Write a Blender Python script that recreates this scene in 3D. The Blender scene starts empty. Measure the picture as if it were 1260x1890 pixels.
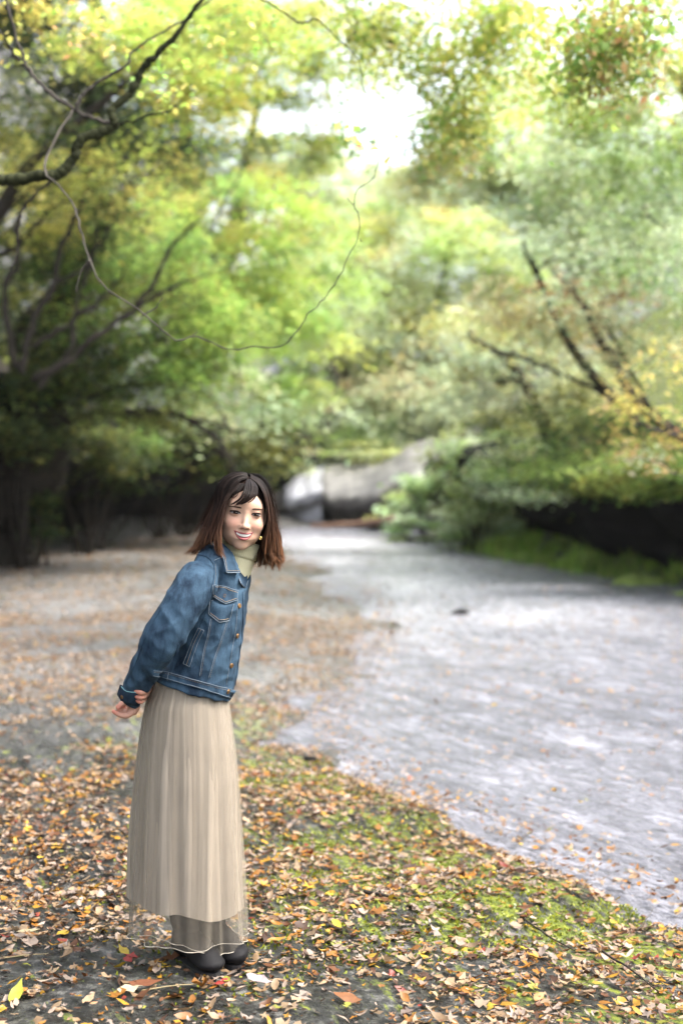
import bpy, math, random
import numpy as np
from mathutils import Vector
random.seed(7)
RNG = np.random.default_rng(7)
R = math.radians
scene = bpy.context.scene
COL = scene.collection

# ------------------------------------------------------------------ camera
CAM_H = 1.565
PITCH = math.atan(87.0 / 2625.0)
YP = 4.38                                   # distance of the person
cam_d = bpy.data.cameras.new('camera')
cam = bpy.data.objects.new('camera', cam_d); COL.objects.link(cam)
cam.location = (0, 0, CAM_H)
cam.rotation_euler = (R(90) - PITCH, 0, 0)
cam_d.sensor_fit = 'VERTICAL'; cam_d.sensor_height = 36; cam_d.sensor_width = 24
cam_d.lens = 50; cam_d.clip_start = 0.1; cam_d.clip_end = 2000
cam_d.dof.use_dof = True; cam_d.dof.focus_distance = YP - 0.05; cam_d.dof.aperture_fstop = 1.8
scene.camera = cam

# ------------------------------------------------------------------ light
SUN_EL, SUN_AZ = 56.0, 98.0                 # azimuth measured from +Y (view direction) towards +X
world = bpy.data.worlds.new('World'); scene.world = world; world.use_nodes = True
wn = world.node_tree.nodes; wl = world.node_tree.links
sky = wn.new('ShaderNodeTexSky'); sky.sky_type = 'NISHITA'; sky.sun_disc = False
sky.sun_elevation = R(SUN_EL); sky.sun_rotation = R(SUN_AZ)
sky.dust_density = 4.0; sky.air_density = 1.0; sky.ozone_density = 1.0
hs = wn.new('ShaderNodeHueSaturation'); hs.inputs['Saturation'].default_value = 0.42
bg = wn['Background']; bg.inputs['Strength'].default_value = 0.15
wl.new(sky.outputs[0], hs.inputs['Color']); wl.new(hs.outputs[0], bg.inputs['Color'])
sun_d = bpy.data.lights.new('sun', 'SUN'); sun = bpy.data.objects.new('sun', sun_d); COL.objects.link(sun)
sun_d.energy = 1.5; sun_d.angle = R(24); sun_d.color = (1, 0.955, 0.88)
sd = Vector((math.sin(R(SUN_AZ)) * math.cos(R(SUN_EL)), math.cos(R(SUN_AZ)) * math.cos(R(SUN_EL)), math.sin(R(SUN_EL))))
sun.rotation_euler = sd.to_track_quat('Z', 'Y').to_euler(); sun.location = (4, 2, 14)
scene.view_settings.view_transform = 'Standard'; scene.view_settings.look = 'None'
scene.view_settings.exposure = 2.45; scene.view_settings.gamma = 1.0
scene.render.engine = 'CYCLES'
cy = scene.cycles
cy.use_denoising = True
cy.max_bounces = 8; cy.diffuse_bounces = 3; cy.glossy_bounces = 3; cy.transmission_bounces = 6
cy.transparent_max_bounces = 16; cy.volume_bounces = 0; cy.sample_clamp_indirect = 6.0
cy.caustics_reflective = False; cy.caustics_refractive = False

# ------------------------------------------------------------------ helpers
_f = np.array([0, math.cos(PITCH), -math.sin(PITCH)]); _u = np.array([0, math.sin(PITCH), math.cos(PITCH)])
C0 = np.array([0, 0, CAM_H])
def ray(px, py):
    return _f + (px - 630) / 2625.0 * np.array([1., 0, 0]) + (945 - py) / 2625.0 * _u
def at(px, py, Y):
    d = ray(px, py); return C0 + d * (Y / d[1])
def ground_at(px, py, z=0.0):
    d = ray(px, py); return C0 + d * ((z - CAM_H) / d[2])

def hash3(i, j, k, s=0):
    h = (i.astype(np.int64) * 374761393 + j.astype(np.int64) * 668265263 + k.astype(np.int64) * 2147483647 + s * 974634777) & 0xffffffff
    h = ((h ^ (h >> 13)) * 1274126177) & 0xffffffff
    h = (h ^ (h >> 16)) & 0xffffffff
    return h / 4294967295.0
def vnoise(p, s=0):
    p = np.asarray(p, float); i = np.floor(p); f = p - i; f = f * f * (3 - 2 * f)
    i = i.astype(np.int64); o = 0
    for a in (0, 1):
        for b in (0, 1):
            for c in (0, 1):
                w = (f[..., 0] if a else 1 - f[..., 0]) * (f[..., 1] if b else 1 - f[..., 1]) * (f[..., 2] if c else 1 - f[..., 2])
                o = o + w * hash3(i[..., 0] + a, i[..., 1] + b, i[..., 2] + c, s)
    return o * 2 - 1
def fbm(p, octv=4, s=0):
    o = 0; a = 1.0; t = 0
    for k in range(octv):
        o = o + a * vnoise(np.asarray(p) * (2.03 ** k), s + k * 17); t += a; a *= 0.5
    return o / t
def sstep(a, b, x):
    t = np.clip((x - a) / (b - a), 0, 1); return t * t * (3 - 2 * t)

def build(name, verts, faces, mat, parent=None, smooth=True, col=None, origin=None):
    """faces: (n,4) or (n,3) int array, or a list of tuples"""
    verts = np.asarray(verts, np.float64)
    off = np.zeros(3)
    if parent is not None: off = np.array(parent.get('_w', (0, 0, 0)))
    elif origin is not None: off = np.asarray(origin, float)
    me = bpy.data.meshes.new(name)
    if isinstance(faces, np.ndarray):
        k = faces.shape[1]
        me.vertices.add(len(verts)); me.vertices.foreach_set('co', (verts - off).astype(np.float32).ravel())
        me.loops.add(faces.size); me.loops.foreach_set('vertex_index', faces.astype(np.int32).ravel())
        me.polygons.add(len(faces)); me.polygons.foreach_set('loop_start', np.arange(0, faces.size, k, dtype=np.int32))
        me.update(calc_edges=True); me.validate()
    else:
        me.from_pydata([tuple(v) for v in (verts - off)], [], faces); me.update()
    if smooth: me.polygons.foreach_set('use_smooth', np.ones(len(me.polygons), bool))
    if col is not None:
        ca = me.color_attributes.new('col', 'FLOAT_COLOR', 'POINT')
        c4 = np.ones((len(verts), 4), np.float32); c4[:, :3] = col; ca.data.foreach_set('color', c4.ravel())
    me.materials.append(mat)
    o = bpy.data.objects.new(name, me); COL.objects.link(o)
    if parent is not None:
        o.parent = parent
        if parent.type != 'EMPTY': o['_w'] = tuple(off)
        else: o['_w'] = tuple(off)
    else:
        o.location = off; o['_w'] = tuple(off)
    return o
def thing(name, label, cat, loc=(0, 0, 0), group=None):
    o = bpy.data.objects.new(name, None); COL.objects.link(o); o.location = loc; o['_w'] = tuple(float(v) for v in loc)
    o.empty_display_size = 0.1
    return tag(o, label, cat, group)
def tag(o, label=None, cat=None, group=None, kind=None):
    if label: o['label'] = label
    if cat: o['category'] = cat
    if group: o['group'] = group
    if kind: o['kind'] = kind
    return o

class MB:
    def __init__(s): s.v = []; s.f3 = []; s.f = []; s.c = []; s.n = 0
    def add(s, v, f, c=None):
        v = np.asarray(v, float); f = np.asarray(f, int)
        s.v.append(v); s.f.append(f + s.n); s.n += len(v)
        if c is not None:
            c = np.asarray(c, float); s.c.append(np.broadcast_to(c, (len(v), 3)) if c.ndim == 1 else c)
    def build(s, name, mat, parent=None, smooth=True, origin=None):
        return build(name, np.vstack(s.v), np.vstack(s.f), mat, parent, smooth, np.vstack(s.c) if s.c else None, origin)

def tube_arrays(pts, rad, seg=6, cap=True):
    pts = np.asarray(pts, float); n = len(pts); rad = np.broadcast_to(np.asarray(rad, float), (n,))
    T = np.gradient(pts, axis=0); T /= np.linalg.norm(T, axis=1)[:, None] + 1e-12
    ref = np.array([0, 0, 1.]) if abs(T[0][2]) < 0.9 else np.array([1., 0, 0])
    U = np.cross(T, ref); nu = np.linalg.norm(U, axis=1)[:, None]
    U = np.where(nu < 1e-3, np.array([1., 0, 0]), U / (nu + 1e-12))
    for i in range(1, n):
        u = U[i - 1] - T[i] * np.dot(U[i - 1], T[i]); U[i] = u / (np.linalg.norm(u) + 1e-12)
    V = np.cross(T, U)
    a = np.arange(seg) / seg * 2 * np.pi
    ring = pts[:, None, :] + rad[:, None, None] * (np.cos(a)[None, :, None] * U[:, None, :] + np.sin(a)[None, :, None] * V[:, None, :])
    v = ring.reshape(-1, 3); i = np.arange(n - 1)[:, None] * seg; j = np.arange(seg)[None, :]; j2 = (j + 1) % seg
    f = np.stack([i + j, i + j2, i + seg + j2, i + seg + j], -1).reshape(-1, 4)
    if cap:
        v = np.vstack([v, pts[:1], pts[-1:]]); a0 = n * seg; b0 = a0 + 1
        jj = np.arange(0, seg, 2); e = (n - 1) * seg
        if seg % 2 == 0:
            f = np.vstack([f, np.stack([np.full(len(jj), a0), (jj + 2) % seg, (jj + 1) % seg, jj], -1),
                           np.stack([np.full(len(jj), b0), e + jj, e + (jj + 1) % seg, e + (jj + 2) % seg], -1)])
    return v, f
def spline(pts, n):
    """Catmull-Rom through pts (k,d) -> (n,d)"""
    P = np.asarray(pts, float); k = len(P)
    if k == 2:
        t = np.linspace(0, 1, n)[:, None]; return P[0] * (1 - t) + P[1] * t
    Q = np.vstack([2 * P[0] - P[1], P, 2 * P[-1] - P[-2]])
    t = np.linspace(0, k - 1 - 1e-9, n); i = t.astype(int); u = (t - i)[:, None]
    a, b, c, d = Q[i], Q[i + 1], Q[i + 2], Q[i + 3]
    return 0.5 * ((2 * b) + (-a + c) * u + (2 * a - 5 * b + 4 * c - d) * u ** 2 + (-a + 3 * b - 3 * c + d) * u ** 3)

# ------------------------------------------------------------------ materials
def nmat(name):
    m = bpy.data.materials.new(name); m.use_nodes = True; n = m.node_tree.nodes; l = m.node_tree.links
    return m, n, l, n['Principled BSDF']
def N(n, t, **kw):
    x = n.new(t)
    for k, v in kw.items():
        if k.startswith('i_'):
            key = k[2:].replace('_', ' '); x.inputs[key].default_value = v
        else: setattr(x, k, v)
    return x
def ramp(n, stops, interp='LINEAR'):
    r = n.new('ShaderNodeValToRGB'); e = r.color_ramp.elements; r.color_ramp.interpolation = interp
    while len(e) > 1: e.remove(e[0])
    e[0].position = stops[0][0]; e[0].color = (*stops[0][1], 1) if len(stops[0][1]) == 3 else stops[0][1]
    for p, c in stops[1:]:
        q = e.new(p); q.color = (*c, 1)
    return r
def simple(name, col, rough=0.6, metal=0.0, var=0.15, scale=40, bump=0.0, bscale=200, spec=0.5):
    m, n, l, b = nmat(name)
    tc = N(n, 'ShaderNodeTexCoord'); nz = N(n, 'ShaderNodeTexNoise', i_Scale=scale, i_Detail=4.0)
    l.new(tc.outputs['Object'], nz.inputs['Vector'])
    c = np.array(col)
    r = ramp(n, [(0.25, tuple(c * (1 - var))), (0.75, tuple(np.minimum(c * (1 + var), 1)))])
    l.new(nz.outputs[0], r.inputs[0]); l.new(r.outputs[0], b.inputs['Base Color'])
    b.inputs['Roughness'].default_value = rough; b.inputs['Metallic'].default_value = metal
    b.inputs['Specular IOR Level'].default_value = spec
    if bump:
        n2 = N(n, 'ShaderNodeTexNoise', i_Scale=bscale, i_Detail=3.0); l.new(tc.outputs['Object'], n2.inputs['Vector'])
        bp = N(n, 'ShaderNodeBump', i_Strength=bump, i_Distance=0.002); l.new(n2.outputs[0], bp.inputs['Height']); l.new(bp.outputs[0], b.inputs['Normal'])
    return m
def leaf_mat(name, trans=0.5, gloss=0.06, rough=0.45):
    m = bpy.data.materials.new(name); m.use_nodes = True; n = m.node_tree.nodes; l = m.node_tree.links
    n.clear(); out = N(n, 'ShaderNodeOutputMaterial')
    at_ = N(n, 'ShaderNodeAttribute', attribute_name='col')
    tc = N(n, 'ShaderNodeTexCoord'); nz = N(n, 'ShaderNodeTexNoise', i_Scale=60.0, i_Detail=2.0); l.new(tc.outputs['Object'], nz.inputs['Vector'])
    mx = N(n, 'ShaderNodeMix', data_type='RGBA', blend_type='MULTIPLY'); mx.inputs[0].default_value = 0.6
    rr = ramp(n, [(0.3, (0.6, 0.6, 0.6)), (0.7, (1.15, 1.1, 1.05))]); l.new(nz.outputs[0], rr.inputs[0])
    l.new(at_.outputs['Color'], mx.inputs[6]); l.new(rr.outputs[0], mx.inputs[7])
    d = N(n, 'ShaderNodeBsdfDiffuse'); t = N(n, 'ShaderNodeBsdfTranslucent'); g = N(n, 'ShaderNodeBsdfGlossy', i_Roughness=rough)
    m1 = N(n, 'ShaderNodeMixShader', i_Fac=trans); m2 = N(n, 'ShaderNodeMixShader', i_Fac=gloss)
    l.new(mx.outputs[2], d.inputs[0]); l.new(mx.outputs[2], t.inputs[0])
    l.new(d.outputs[0], m1.inputs[1]); l.new(t.outputs[0], m1.inputs[2]); l.new(m1.outputs[0], m2.inputs[1]); l.new(g.outputs[0], m2.inputs[2])
    l.new(m2.outputs[0], out.inputs[0]); return m
M_LEAF = leaf_mat('tree_leaf', 0.55, 0.018)
M_LITTER = leaf_mat('fallen_leaf', 0.2, 0.03, 0.5)
M_GRASS = leaf_mat('grass_blade', 0.4, 0.04)
M_BARK = simple('dark_bark', (0.026, 0.022, 0.018), 0.9, var=0.45, scale=9, bump=0.8, bscale=40, spec=.08)
M_BARKL = simple('grey_bark', (0.055, 0.048, 0.04), 0.9, var=0.5, scale=14, bump=0.8, bscale=60, spec=.1)
M_BARKM = simple('mossy_bark', (0.022, 0.024, 0.011), 0.9, var=0.6, scale=8, bump=0.9, bscale=60, spec=.08)

# ---- ground
def ground_material():
    m, n, l, b = nmat('wet_rock_ground')
    tc = N(n, 'ShaderNodeTexCoord')
    mp = N(n, 'ShaderNodeMapping', vector_type='TEXTURE'); mp.inputs['Rotation'].default_value = (0, 0, R(27)); mp.inputs['Scale'].default_value = (0.38, 1.15, 1)
    l.new(tc.outputs['Object'], mp.inputs['Vector'])
    a = N(n, 'ShaderNodeTexNoise', i_Scale=2.2, i_Detail=8.0, i_Roughness=0.65); l.new(mp.outputs[0], a.inputs['Vector'])
    f = N(n, 'ShaderNodeTexNoise', i_Scale=26.0, i_Detail=6.0, i_Roughness=0.7); l.new(tc.outputs['Object'], f.inputs['Vector'])
    r1 = ramp(n, [(0.30, (0.009, 0.009, 0.007)), (0.5, (0.022, 0.022, 0.019)), (0.70, (0.065, 0.063, 0.06))]); l.new(a.outputs[0], r1.inputs[0])
    r2 = ramp(n, [(0.38, (0.18, 0.18, 0.17)), (0.5, (0.9, 0.9, 0.9)), (0.62, (3.4, 3.35, 3.3))]); l.new(f.outputs[0], r2.inputs[0])
    mx = N(n, 'ShaderNodeMix', data_type='RGBA', blend_type='MULTIPLY'); mx.inputs[0].default_value = 0.9
    l.new(r1.outputs[0], mx.inputs[6]); l.new(r2.outputs[0], mx.inputs[7])
    # vertex attribute: r = moss, g = wet sheen put into the colour
    at_ = N(n, 'ShaderNodeAttribute', attribute_name='col'); sp = N(n, 'ShaderNodeSeparateColor'); l.new(at_.outputs['Color'], sp.inputs[0])
    mossn = N(n, 'ShaderNodeTexNoise', i_Scale=5.0, i_Detail=7.0, i_Roughness=0.7); l.new(mp.outputs[0], mossn.inputs['Vector'])
    ad = N(n, 'ShaderNodeMath', operation='ADD'); l.new(mossn.outputs[0], ad.inputs[0]); l.new(sp.outputs[0], ad.inputs[1])
    mr = ramp(n, [(0.92, (0, 0, 0)), (1.06, (1, 1, 1))]); l.new(ad.outputs[0], mr.inputs[0])
    mc = ramp(n, [(0.35, (0.03, 0.042, 0.005)), (0.5, (0.11, 0.135, 0.011)), (0.65, (0.22, 0.24, 0.02))]); l.new(f.outputs[0], mc.inputs[0])
    m2 = N(n, 'ShaderNodeMix', data_type='RGBA'); l.new(mr.outputs[0], m2.inputs[0]); l.new(mx.outputs[2], m2.inputs[6]); l.new(mc.outputs[0], m2.inputs[7])
    sc_ = ramp(n, [(0.33, (0.085, 0.08, 0.075)), (0.5, (0.22, 0.215, 0.21)), (0.68, (0.42, 0.41, 0.41))]); l.new(f.outputs[0], sc_.inputs[0])
    m3 = N(n, 'ShaderNodeMix', data_type='RGBA'); l.new(sp.outputs[1], m3.inputs[0]); l.new(m2.outputs[2], m3.inputs[6]); l.new(sc_.outputs[0], m3.inputs[7])
    l.new(m3.outputs[2], b.inputs['Base Color'])
    rr = ramp(n, [(0.35, (0.14, 0.14, 0.14)), (0.65, (0.50, 0.50, 0.50))]); l.new(a.outputs[0], rr.inputs[0])
    mxr = N(n, 'ShaderNodeMix', data_type='FLOAT'); l.new(mr.outputs[0], mxr.inputs[0]); l.new(rr.outputs[0], mxr.inputs[2]); mxr.inputs[3].default_value = 0.9
    l.new(mxr.outputs[0], b.inputs['Roughness']); b.inputs['Specular IOR Level'].default_value = 0.36
    b1 = N(n, 'ShaderNodeBump', i_Strength=0.9, i_Distance=0.03); l.new(a.outputs[0], b1.inputs['Height'])
    b2 = N(n, 'ShaderNodeBump', i_Strength=1.0, i_Distance=0.03); l.new(f.outputs[0], b2.inputs['Height']); l.new(b1.outputs[0], b2.inputs['Normal'])
    f3 = N(n, 'ShaderNodeTexNoise', i_Scale=110.0, i_Detail=4.0, i_Roughness=0.7); l.new(tc.outputs['Object'], f3.inputs['Vector'])
    b3 = N(n, 'ShaderNodeBump', i_Strength=0.9, i_Distance=0.008); l.new(f3.outputs[0], b3.inputs['Height']); l.new(b2.outputs[0], b3.inputs['Normal'])
    l.new(b3.outputs[0], b.inputs['Normal'])
    return m
def water_material():
    m, n, l, b = nmat('rippling_water')
    tc = N(n, 'ShaderNodeTexCoord')
    mp = N(n, 'ShaderNodeMapping', vector_type='TEXTURE'); mp.inputs['Rotation'].default_value = (0, 0, R(30)); mp.inputs['Scale'].default_value = (0.075, 0.24, 1)
    l.new(tc.outputs['Object'], mp.inputs['Vector'])
    a = N(n, 'ShaderNodeTexNoise', i_Scale=1.6, i_Detail=6.0, i_Roughness=0.7, i_Distortion=0.6); l.new(mp.outputs[0], a.inputs['Vector'])
    c = N(n, 'ShaderNodeTexNoise', i_Scale=0.22, i_Detail=10.0, i_Roughness=0.88, i_Distortion=0.3); l.new(mp.outputs[0], c.inputs['Vector'])
    s = N(n, 'ShaderNodeTexNoise', i_Scale=5.0, i_Detail=3.0, i_Roughness=0.6); l.new(mp.outputs[0], s.inputs['Vector'])
    ad = N(n, 'ShaderNodeMath', operation='MULTIPLY_ADD', i_Value=0.5); l.new(a.outputs[0], ad.inputs[0]); ad.inputs[1].default_value = 0.5
    l.new(c.outputs[0], ad.inputs[2])
    r = ramp(n, [(0.52, (0.05, 0.05, 0.056)), (0.64, (0.12, 0.12, 0.137)), (0.77, (0.19, 0.19, 0.217)), (0.92, (0.38, 0.38, 0.43))]); l.new(ad.outputs[0], r.inputs[0])  # lilac sheen of the sky put into the base colour
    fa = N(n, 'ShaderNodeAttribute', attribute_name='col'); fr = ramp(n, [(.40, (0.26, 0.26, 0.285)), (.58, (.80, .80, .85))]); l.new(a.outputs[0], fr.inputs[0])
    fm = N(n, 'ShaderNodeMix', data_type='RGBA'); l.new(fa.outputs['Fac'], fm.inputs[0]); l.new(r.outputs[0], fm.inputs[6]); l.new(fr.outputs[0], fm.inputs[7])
    l.new(fm.outputs[2], b.inputs['Base Color'])
    b.inputs['Roughness'].default_value = 0.22; b.inputs['IOR'].default_value = 1.33; b.inputs['Specular IOR Level'].default_value = 0.9
    b1 = N(n, 'ShaderNodeBump', i_Strength=1.0, i_Distance=0.05); l.new(a.outputs[0], b1.inputs['Height'])
    b2 = N(n, 'ShaderNodeBump', i_Strength=0.9, i_Distance=0.015); l.new(s.outputs[0], b2.inputs['Height']); l.new(b1.outputs[0], b2.inputs['Normal'])
    l.new(b2.outputs[0], b.inputs['Normal'])
    return m
M_GROUND = ground_material(); M_WATER = water_material()
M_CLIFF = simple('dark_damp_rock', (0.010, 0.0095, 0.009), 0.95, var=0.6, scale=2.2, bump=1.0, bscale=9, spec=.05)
M_ROCK = simple('ledge_rock', (0.12, 0.114, 0.105), 0.55, var=0.75, scale=1.6, bump=0.9, bscale=14)
M_MOSSROCK = simple('mossy_rock', (0.16, 0.21, 0.045), 0.9, var=0.6, scale=7, bump=1.0, bscale=60)

# ------------------------------------------------------------------ terrain
WZ = -0.13                                               # level of the stream
edge_px = [(1500, 1815), (1260, 1702), (1100, 1635), (1000, 1590), (900, 1540), (800, 1495), (700, 1462), (640, 1430), (590, 1385), (570, 1330), (590, 1270),
           (640, 1215), (690, 1165), (680, 1120), (640, 1085), (590, 1052), (545, 1025), (505, 1000), (505, 975)]
EDGE = np.array([ground_at(a, b, WZ)[:2] for a, b in edge_px])   # left shore, near to far
redge_px = [(1500, 1190), (1260, 1112), (1130, 1078), (1000, 1050), (900, 1030), (800, 1012), (735, 998), (690, 985)]
REDGE = np.array([ground_at(a, b, WZ)[:2] for a, b in redge_px])
EDGE = np.vstack([[6.0, -2.0], EDGE]); REDGE = np.vstack([[16.0, -3.0], REDGE])
LB = np.array([(-16, 2), (-9.2, 9), (-6.9, 15), (-6.0, 21), (-5.5, 26), (-4.3, 31), (-3.3, 36), (-2.6, 40.5), (-1.0, 44), (3.0, 47)], float)      # foot of left bank
RB = np.array([(18, -4), (11.0, 6), (6.6, 13), (4.9, 18), (3.9, 22), (3.0, 27), (2.1, 33), (1.6, 40), (1.2, 46)], float)    # foot of right bank
def xcurve(C, y):
    return np.interp(y, C[:, 1], C[:, 0])
def poly_sd(C, x, y):
    """distance to polyline; sign + when on its right (looking near->far)"""
    x = np.asarray(x, float); y = np.asarray(y, float)
    best = np.full(x.shape, 1e9); sg = np.zeros(x.shape)
    for a, b in zip(C[:-1], C[1:]):
        d = b - a; t = np.clip(((x - a[0]) * d[0] + (y - a[1]) * d[1]) / (d @ d), 0, 1)
        qx = x - a[0] - t * d[0]; qy = y - a[1] - t * d[1]; dd = np.hypot(qx, qy)
        cr = d[1] * qx - d[0] * qy
        m = dd < best; best = np.where(m, dd, best); sg = np.where(m, np.sign(cr), sg)
    return best * np.where(sg == 0, 1, sg)
def hfun(x, y, fine=True):
    x = np.asarray(x, float); y = np.asarray(y, float)
    p = np.stack([x, y, x * 0], -1)
    e = poly_sd(EDGE, x, y) + 0.2 * fbm(p * 1.7, 4, 5)
    wfar = sstep(6.5, 10, y)
    z = -0.26 * (sstep(-0.25, 0.5, e) * (1 - wfar) + sstep(-1.7, 1.2, e) * wfar) * (1 - 0.25 * sstep(8, 12, y)) 
    z = z - 0.10 * sstep(-1.6, 0.1, e) * (1 - sstep(7, 11, y))
    # diagonal rock ridges
    u = (x * 0.77 + y * 0.64); v = (-x * 0.64 + y * 0.77)
    near = 1 - sstep(9, 16, y)
    z = z + 0.035 * fbm(np.stack([u * 0.8, v * 3.0, x * 0], -1), 4, 9) * (0.4 + near)
    z = z + 0.045 * fbm(p * 0.45, 3, 31) * sstep(5, 9, y) + 0.05 * fbm(np.stack([u * 0.5, v * 1.6, x * 0], -1), 4, 33) * sstep(6, 9, y) * np.exp(-(e / 1.2) ** 2)
    # left foreground hummock
    z = z + 0.035 * np.exp(-(((x + 1.0) / .5) ** 2 + ((y - 5.6) / .8) ** 2))
    # valley sides
    lb = poly_sd(LB, x, y); rb = poly_sd(RB, x, y)
    dl = np.maximum(-lb, 0); dr = np.maximum(rb, 0)
    n2 = fbm(p * 0.22, 4, 77)
    far = sstep(36, 48, y)
    gap = 1 - far * np.exp(-((x - .022 * y) / (.13 * np.maximum(y, 10))) ** 2)
    side = np.where(lb < 0, 1.6 * sstep(0.0, 0.9, dl) + np.minimum(dl, 18) * (0.75 + 0.2 * n2) + 0.5 * n2 * sstep(0, 3, dl), 0)
    side = np.maximum(side, np.where(rb > 0, 1.2 * sstep(0.2, 1.3, dr) + np.minimum(dr, 18) * (0.65 + 0.2 * n2) + 0.4 * n2 * sstep(0, 3, dr), 0))
    z = z + side * gap
    back = sstep(37, 43, y) * 1.3 + np.maximum(y - 46, 0) * 0.16
    z = z + np.minimum(back, 6.5)
    return z
def axis(segs):
    o = []
    for a, b, s in segs: o.append(np.arange(a, b, s))
    return np.concatenate(o + [[segs[-1][1]]])
gx = axis([(-400, -60, 40), (-60, -20, 4), (-20, -4, 0.5), (-4, -1.6, 0.12), (-1.6, 2.4, 0.03), (2.4, 5, 0.12), (5, 20, 0.5), (20, 60, 4), (60, 400, 40)])
gy = axis([(-120, -10, 10), (-10, 2.5, 0.6), (2.5, 3.6, 0.1), (3.6, 8.2, 0.03), (8.2, 12, 0.07), (12, 40, 0.3), (40, 80, 1.5), (80, 600, 40)])
X, Y = np.meshgrid(gx, gy)
Z = hfun(X, Y)
nx, ny = len(gx), len(gy)
V = np.stack([X, Y, Z], -1).reshape(-1, 3)
ii, jj = np.meshgrid(np.arange(nx - 1), np.arange(ny - 1)); q = (jj * nx + ii)
F = np.stack([q, q + 1, q + nx + 1, q + nx], -1).reshape(-1, 4)
E = poly_sd(EDGE, X, Y); P3 = np.stack([X * 1.2, Y * 1.2, X * 0], -1)
moss = 0.30 + 0.16 * sstep(-1.9, -0.3, E) * (1 - sstep(9, 12, Y)) - 0.25 * sstep(-0.3, 0.15, E) - 0.22 * sstep(8, 14, Y) + 0.10 * fbm(P3, 3, 3)
moss = np.where((poly_sd(LB, X, Y) < -1.0) | (poly_sd(RB, X, Y) > 0.6), 0.5 - .3 * sstep(33, 40, Y), moss)
pale_light = 0.75 * sstep(6.5, 12, Y) * (1 - sstep(40, 46, Y)) * (1 - sstep(-.2, .3, E)) + 0.25 * sstep(-.2, .3, E)
pale_light = pale_light * (poly_sd(LB, X, Y) > -0.2) * (poly_sd(RB, X, Y) < 0.4) + sstep(34, 42, Y) * ((poly_sd(LB, X, Y) < -0.2) | (poly_sd(RB, X, Y) > 0.4)) * .9  # brightness between the far trees put into the slope colour
colv = np.stack([np.clip(moss, 0, 1), np.clip(pale_light * (0.7 + 0.5 * fbm(P3 * 0.8, 3, 8)), 0, 1), 0 * moss], -1).reshape(-1, 3)
g = build('ground', V, F, M_GROUND, col=colv); tag(g, 'wet grey rock bed and rising valley sides', kind='structure')

# water sheet, slightly uneven
wx = axis([(-3, 12, 0.06)]); wy = axis([(2.0, 12, 0.06), (12, 41, 0.25)])
X2, Y2 = np.meshgrid(wx, wy); k = len(wx)
e2 = poly_sd(EDGE, X2, Y2)
uu = X2 * 0.77 + Y2 * 0.64; vv = -X2 * 0.64 + Y2 * 0.77
Z2 = WZ - 0.012 + 0.014 * fbm(np.stack([uu * 6, vv * 1.6, X2 * 0], -1), 4, 21) + 0.02 * fbm(np.stack([X2 * .7, Y2 * .4, X2 * 0], -1), 2, 4) + 0.035 * sstep(9, 14, Y2)
V2 = np.stack([X2, Y2, Z2], -1).reshape(-1, 3)
ii, jj = np.meshgrid(np.arange(k - 1), np.arange(len(wy) - 1)); q = (jj * k + ii).ravel()
keep = (e2[:-1, :-1].ravel() > -0.5) & (X2[:-1, :-1].ravel() < xcurve(RB, Y2[:-1, :-1]).ravel() + 0.5)
F2 = np.stack([q, q + 1, q + k + 1, q + k], -1)[keep]
used = np.zeros(len(V2), bool); used[F2.ravel()] = True; remap = np.cumsum(used) - 1
far_sheen = np.exp(-((e2 - 1.3 + .5 * fbm(np.stack([X2 * .6, Y2 * .3, X2 * 0], -1), 3, 91)) / (1.0 + .02 * Y2)) ** 2) * sstep(11, 16, Y2) * (1 - sstep(30, 36, Y2)) * (.55 + .6 * fbm(np.stack([X2 * 1.5, Y2 * .5, X2 * 0], -1), 3, 92))  # bright reflection on the far rapids, put into the water colour
far_sheen = np.clip(far_sheen, 0, 1).reshape(-1, 1) * np.ones((1, 3))
w = build('water', V2[used], remap[F2], M_WATER, col=far_sheen[used]); tag(w, 'shallow bright rippling stream over the rock bed', kind='structure')
# ------------------------------------------------------------------ foliage tools
def leaf_quads(cen, size, flat, rng, droop=0.0, aspect=0.6):
    n = len(cen)
    az = rng.uniform(0, 2 * np.pi, n)
    nrm = np.stack([rng.normal(0, flat, n), rng.normal(0, flat, n), np.ones(n)], -1); nrm /= np.linalg.norm(nrm, axis=1)[:, None]
    d = np.stack([np.cos(az), np.sin(az), np.full(n, -droop)], -1)
    d -= nrm * np.sum(d * nrm, 1)[:, None]; d /= np.linalg.norm(d, axis=1)[:, None] + 1e-9
    s = np.cross(nrm, d); L = (size * rng.uniform(0.6, 1.3, n))[:, None]
    a = cen - d * L * .5; c = cen + d * L * .5
    b = cen + s * L * .5 * aspect + nrm * L * .08; e = cen - s * L * .5 * aspect + nrm * L * .08
    v = np.stack([a, b, c, e], 1).reshape(-1, 3); f = np.arange(4 * n).reshape(n, 4)
    return v, f
PAL = {
 'green':  [(.14, .28, .06), (.22, .38, .08), (.32, .48, .11), (.42, .54, .14), (.18, .34, .12)],
 'lime':   [(.32, .52, .09), (.42, .60, .11), (.52, .64, .16), (.26, .44, .09), (.62, .62, .15)],
 'yellow': [(.60, .54, .14), (.66, .58, .18), (.50, .56, .12), (.64, .46, .12), (.40, .50, .10)],
 'orange': [(.58, .32, .14), (.66, .46, .26), (.62, .50, .26), (.46, .26, .12), (.44, .42, .14)],
 'pale':   [(.56, .68, .42), (.66, .74, .46), (.48, .64, .44), (.74, .72, .44), (.60, .70, .54)],
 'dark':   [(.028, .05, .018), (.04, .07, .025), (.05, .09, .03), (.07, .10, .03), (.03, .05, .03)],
 'olive':  [(.10, .13, .035), (.16, .18, .05), (.22, .22, .06), (.08, .11, .04), (.28, .26, .06)],
}
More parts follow.
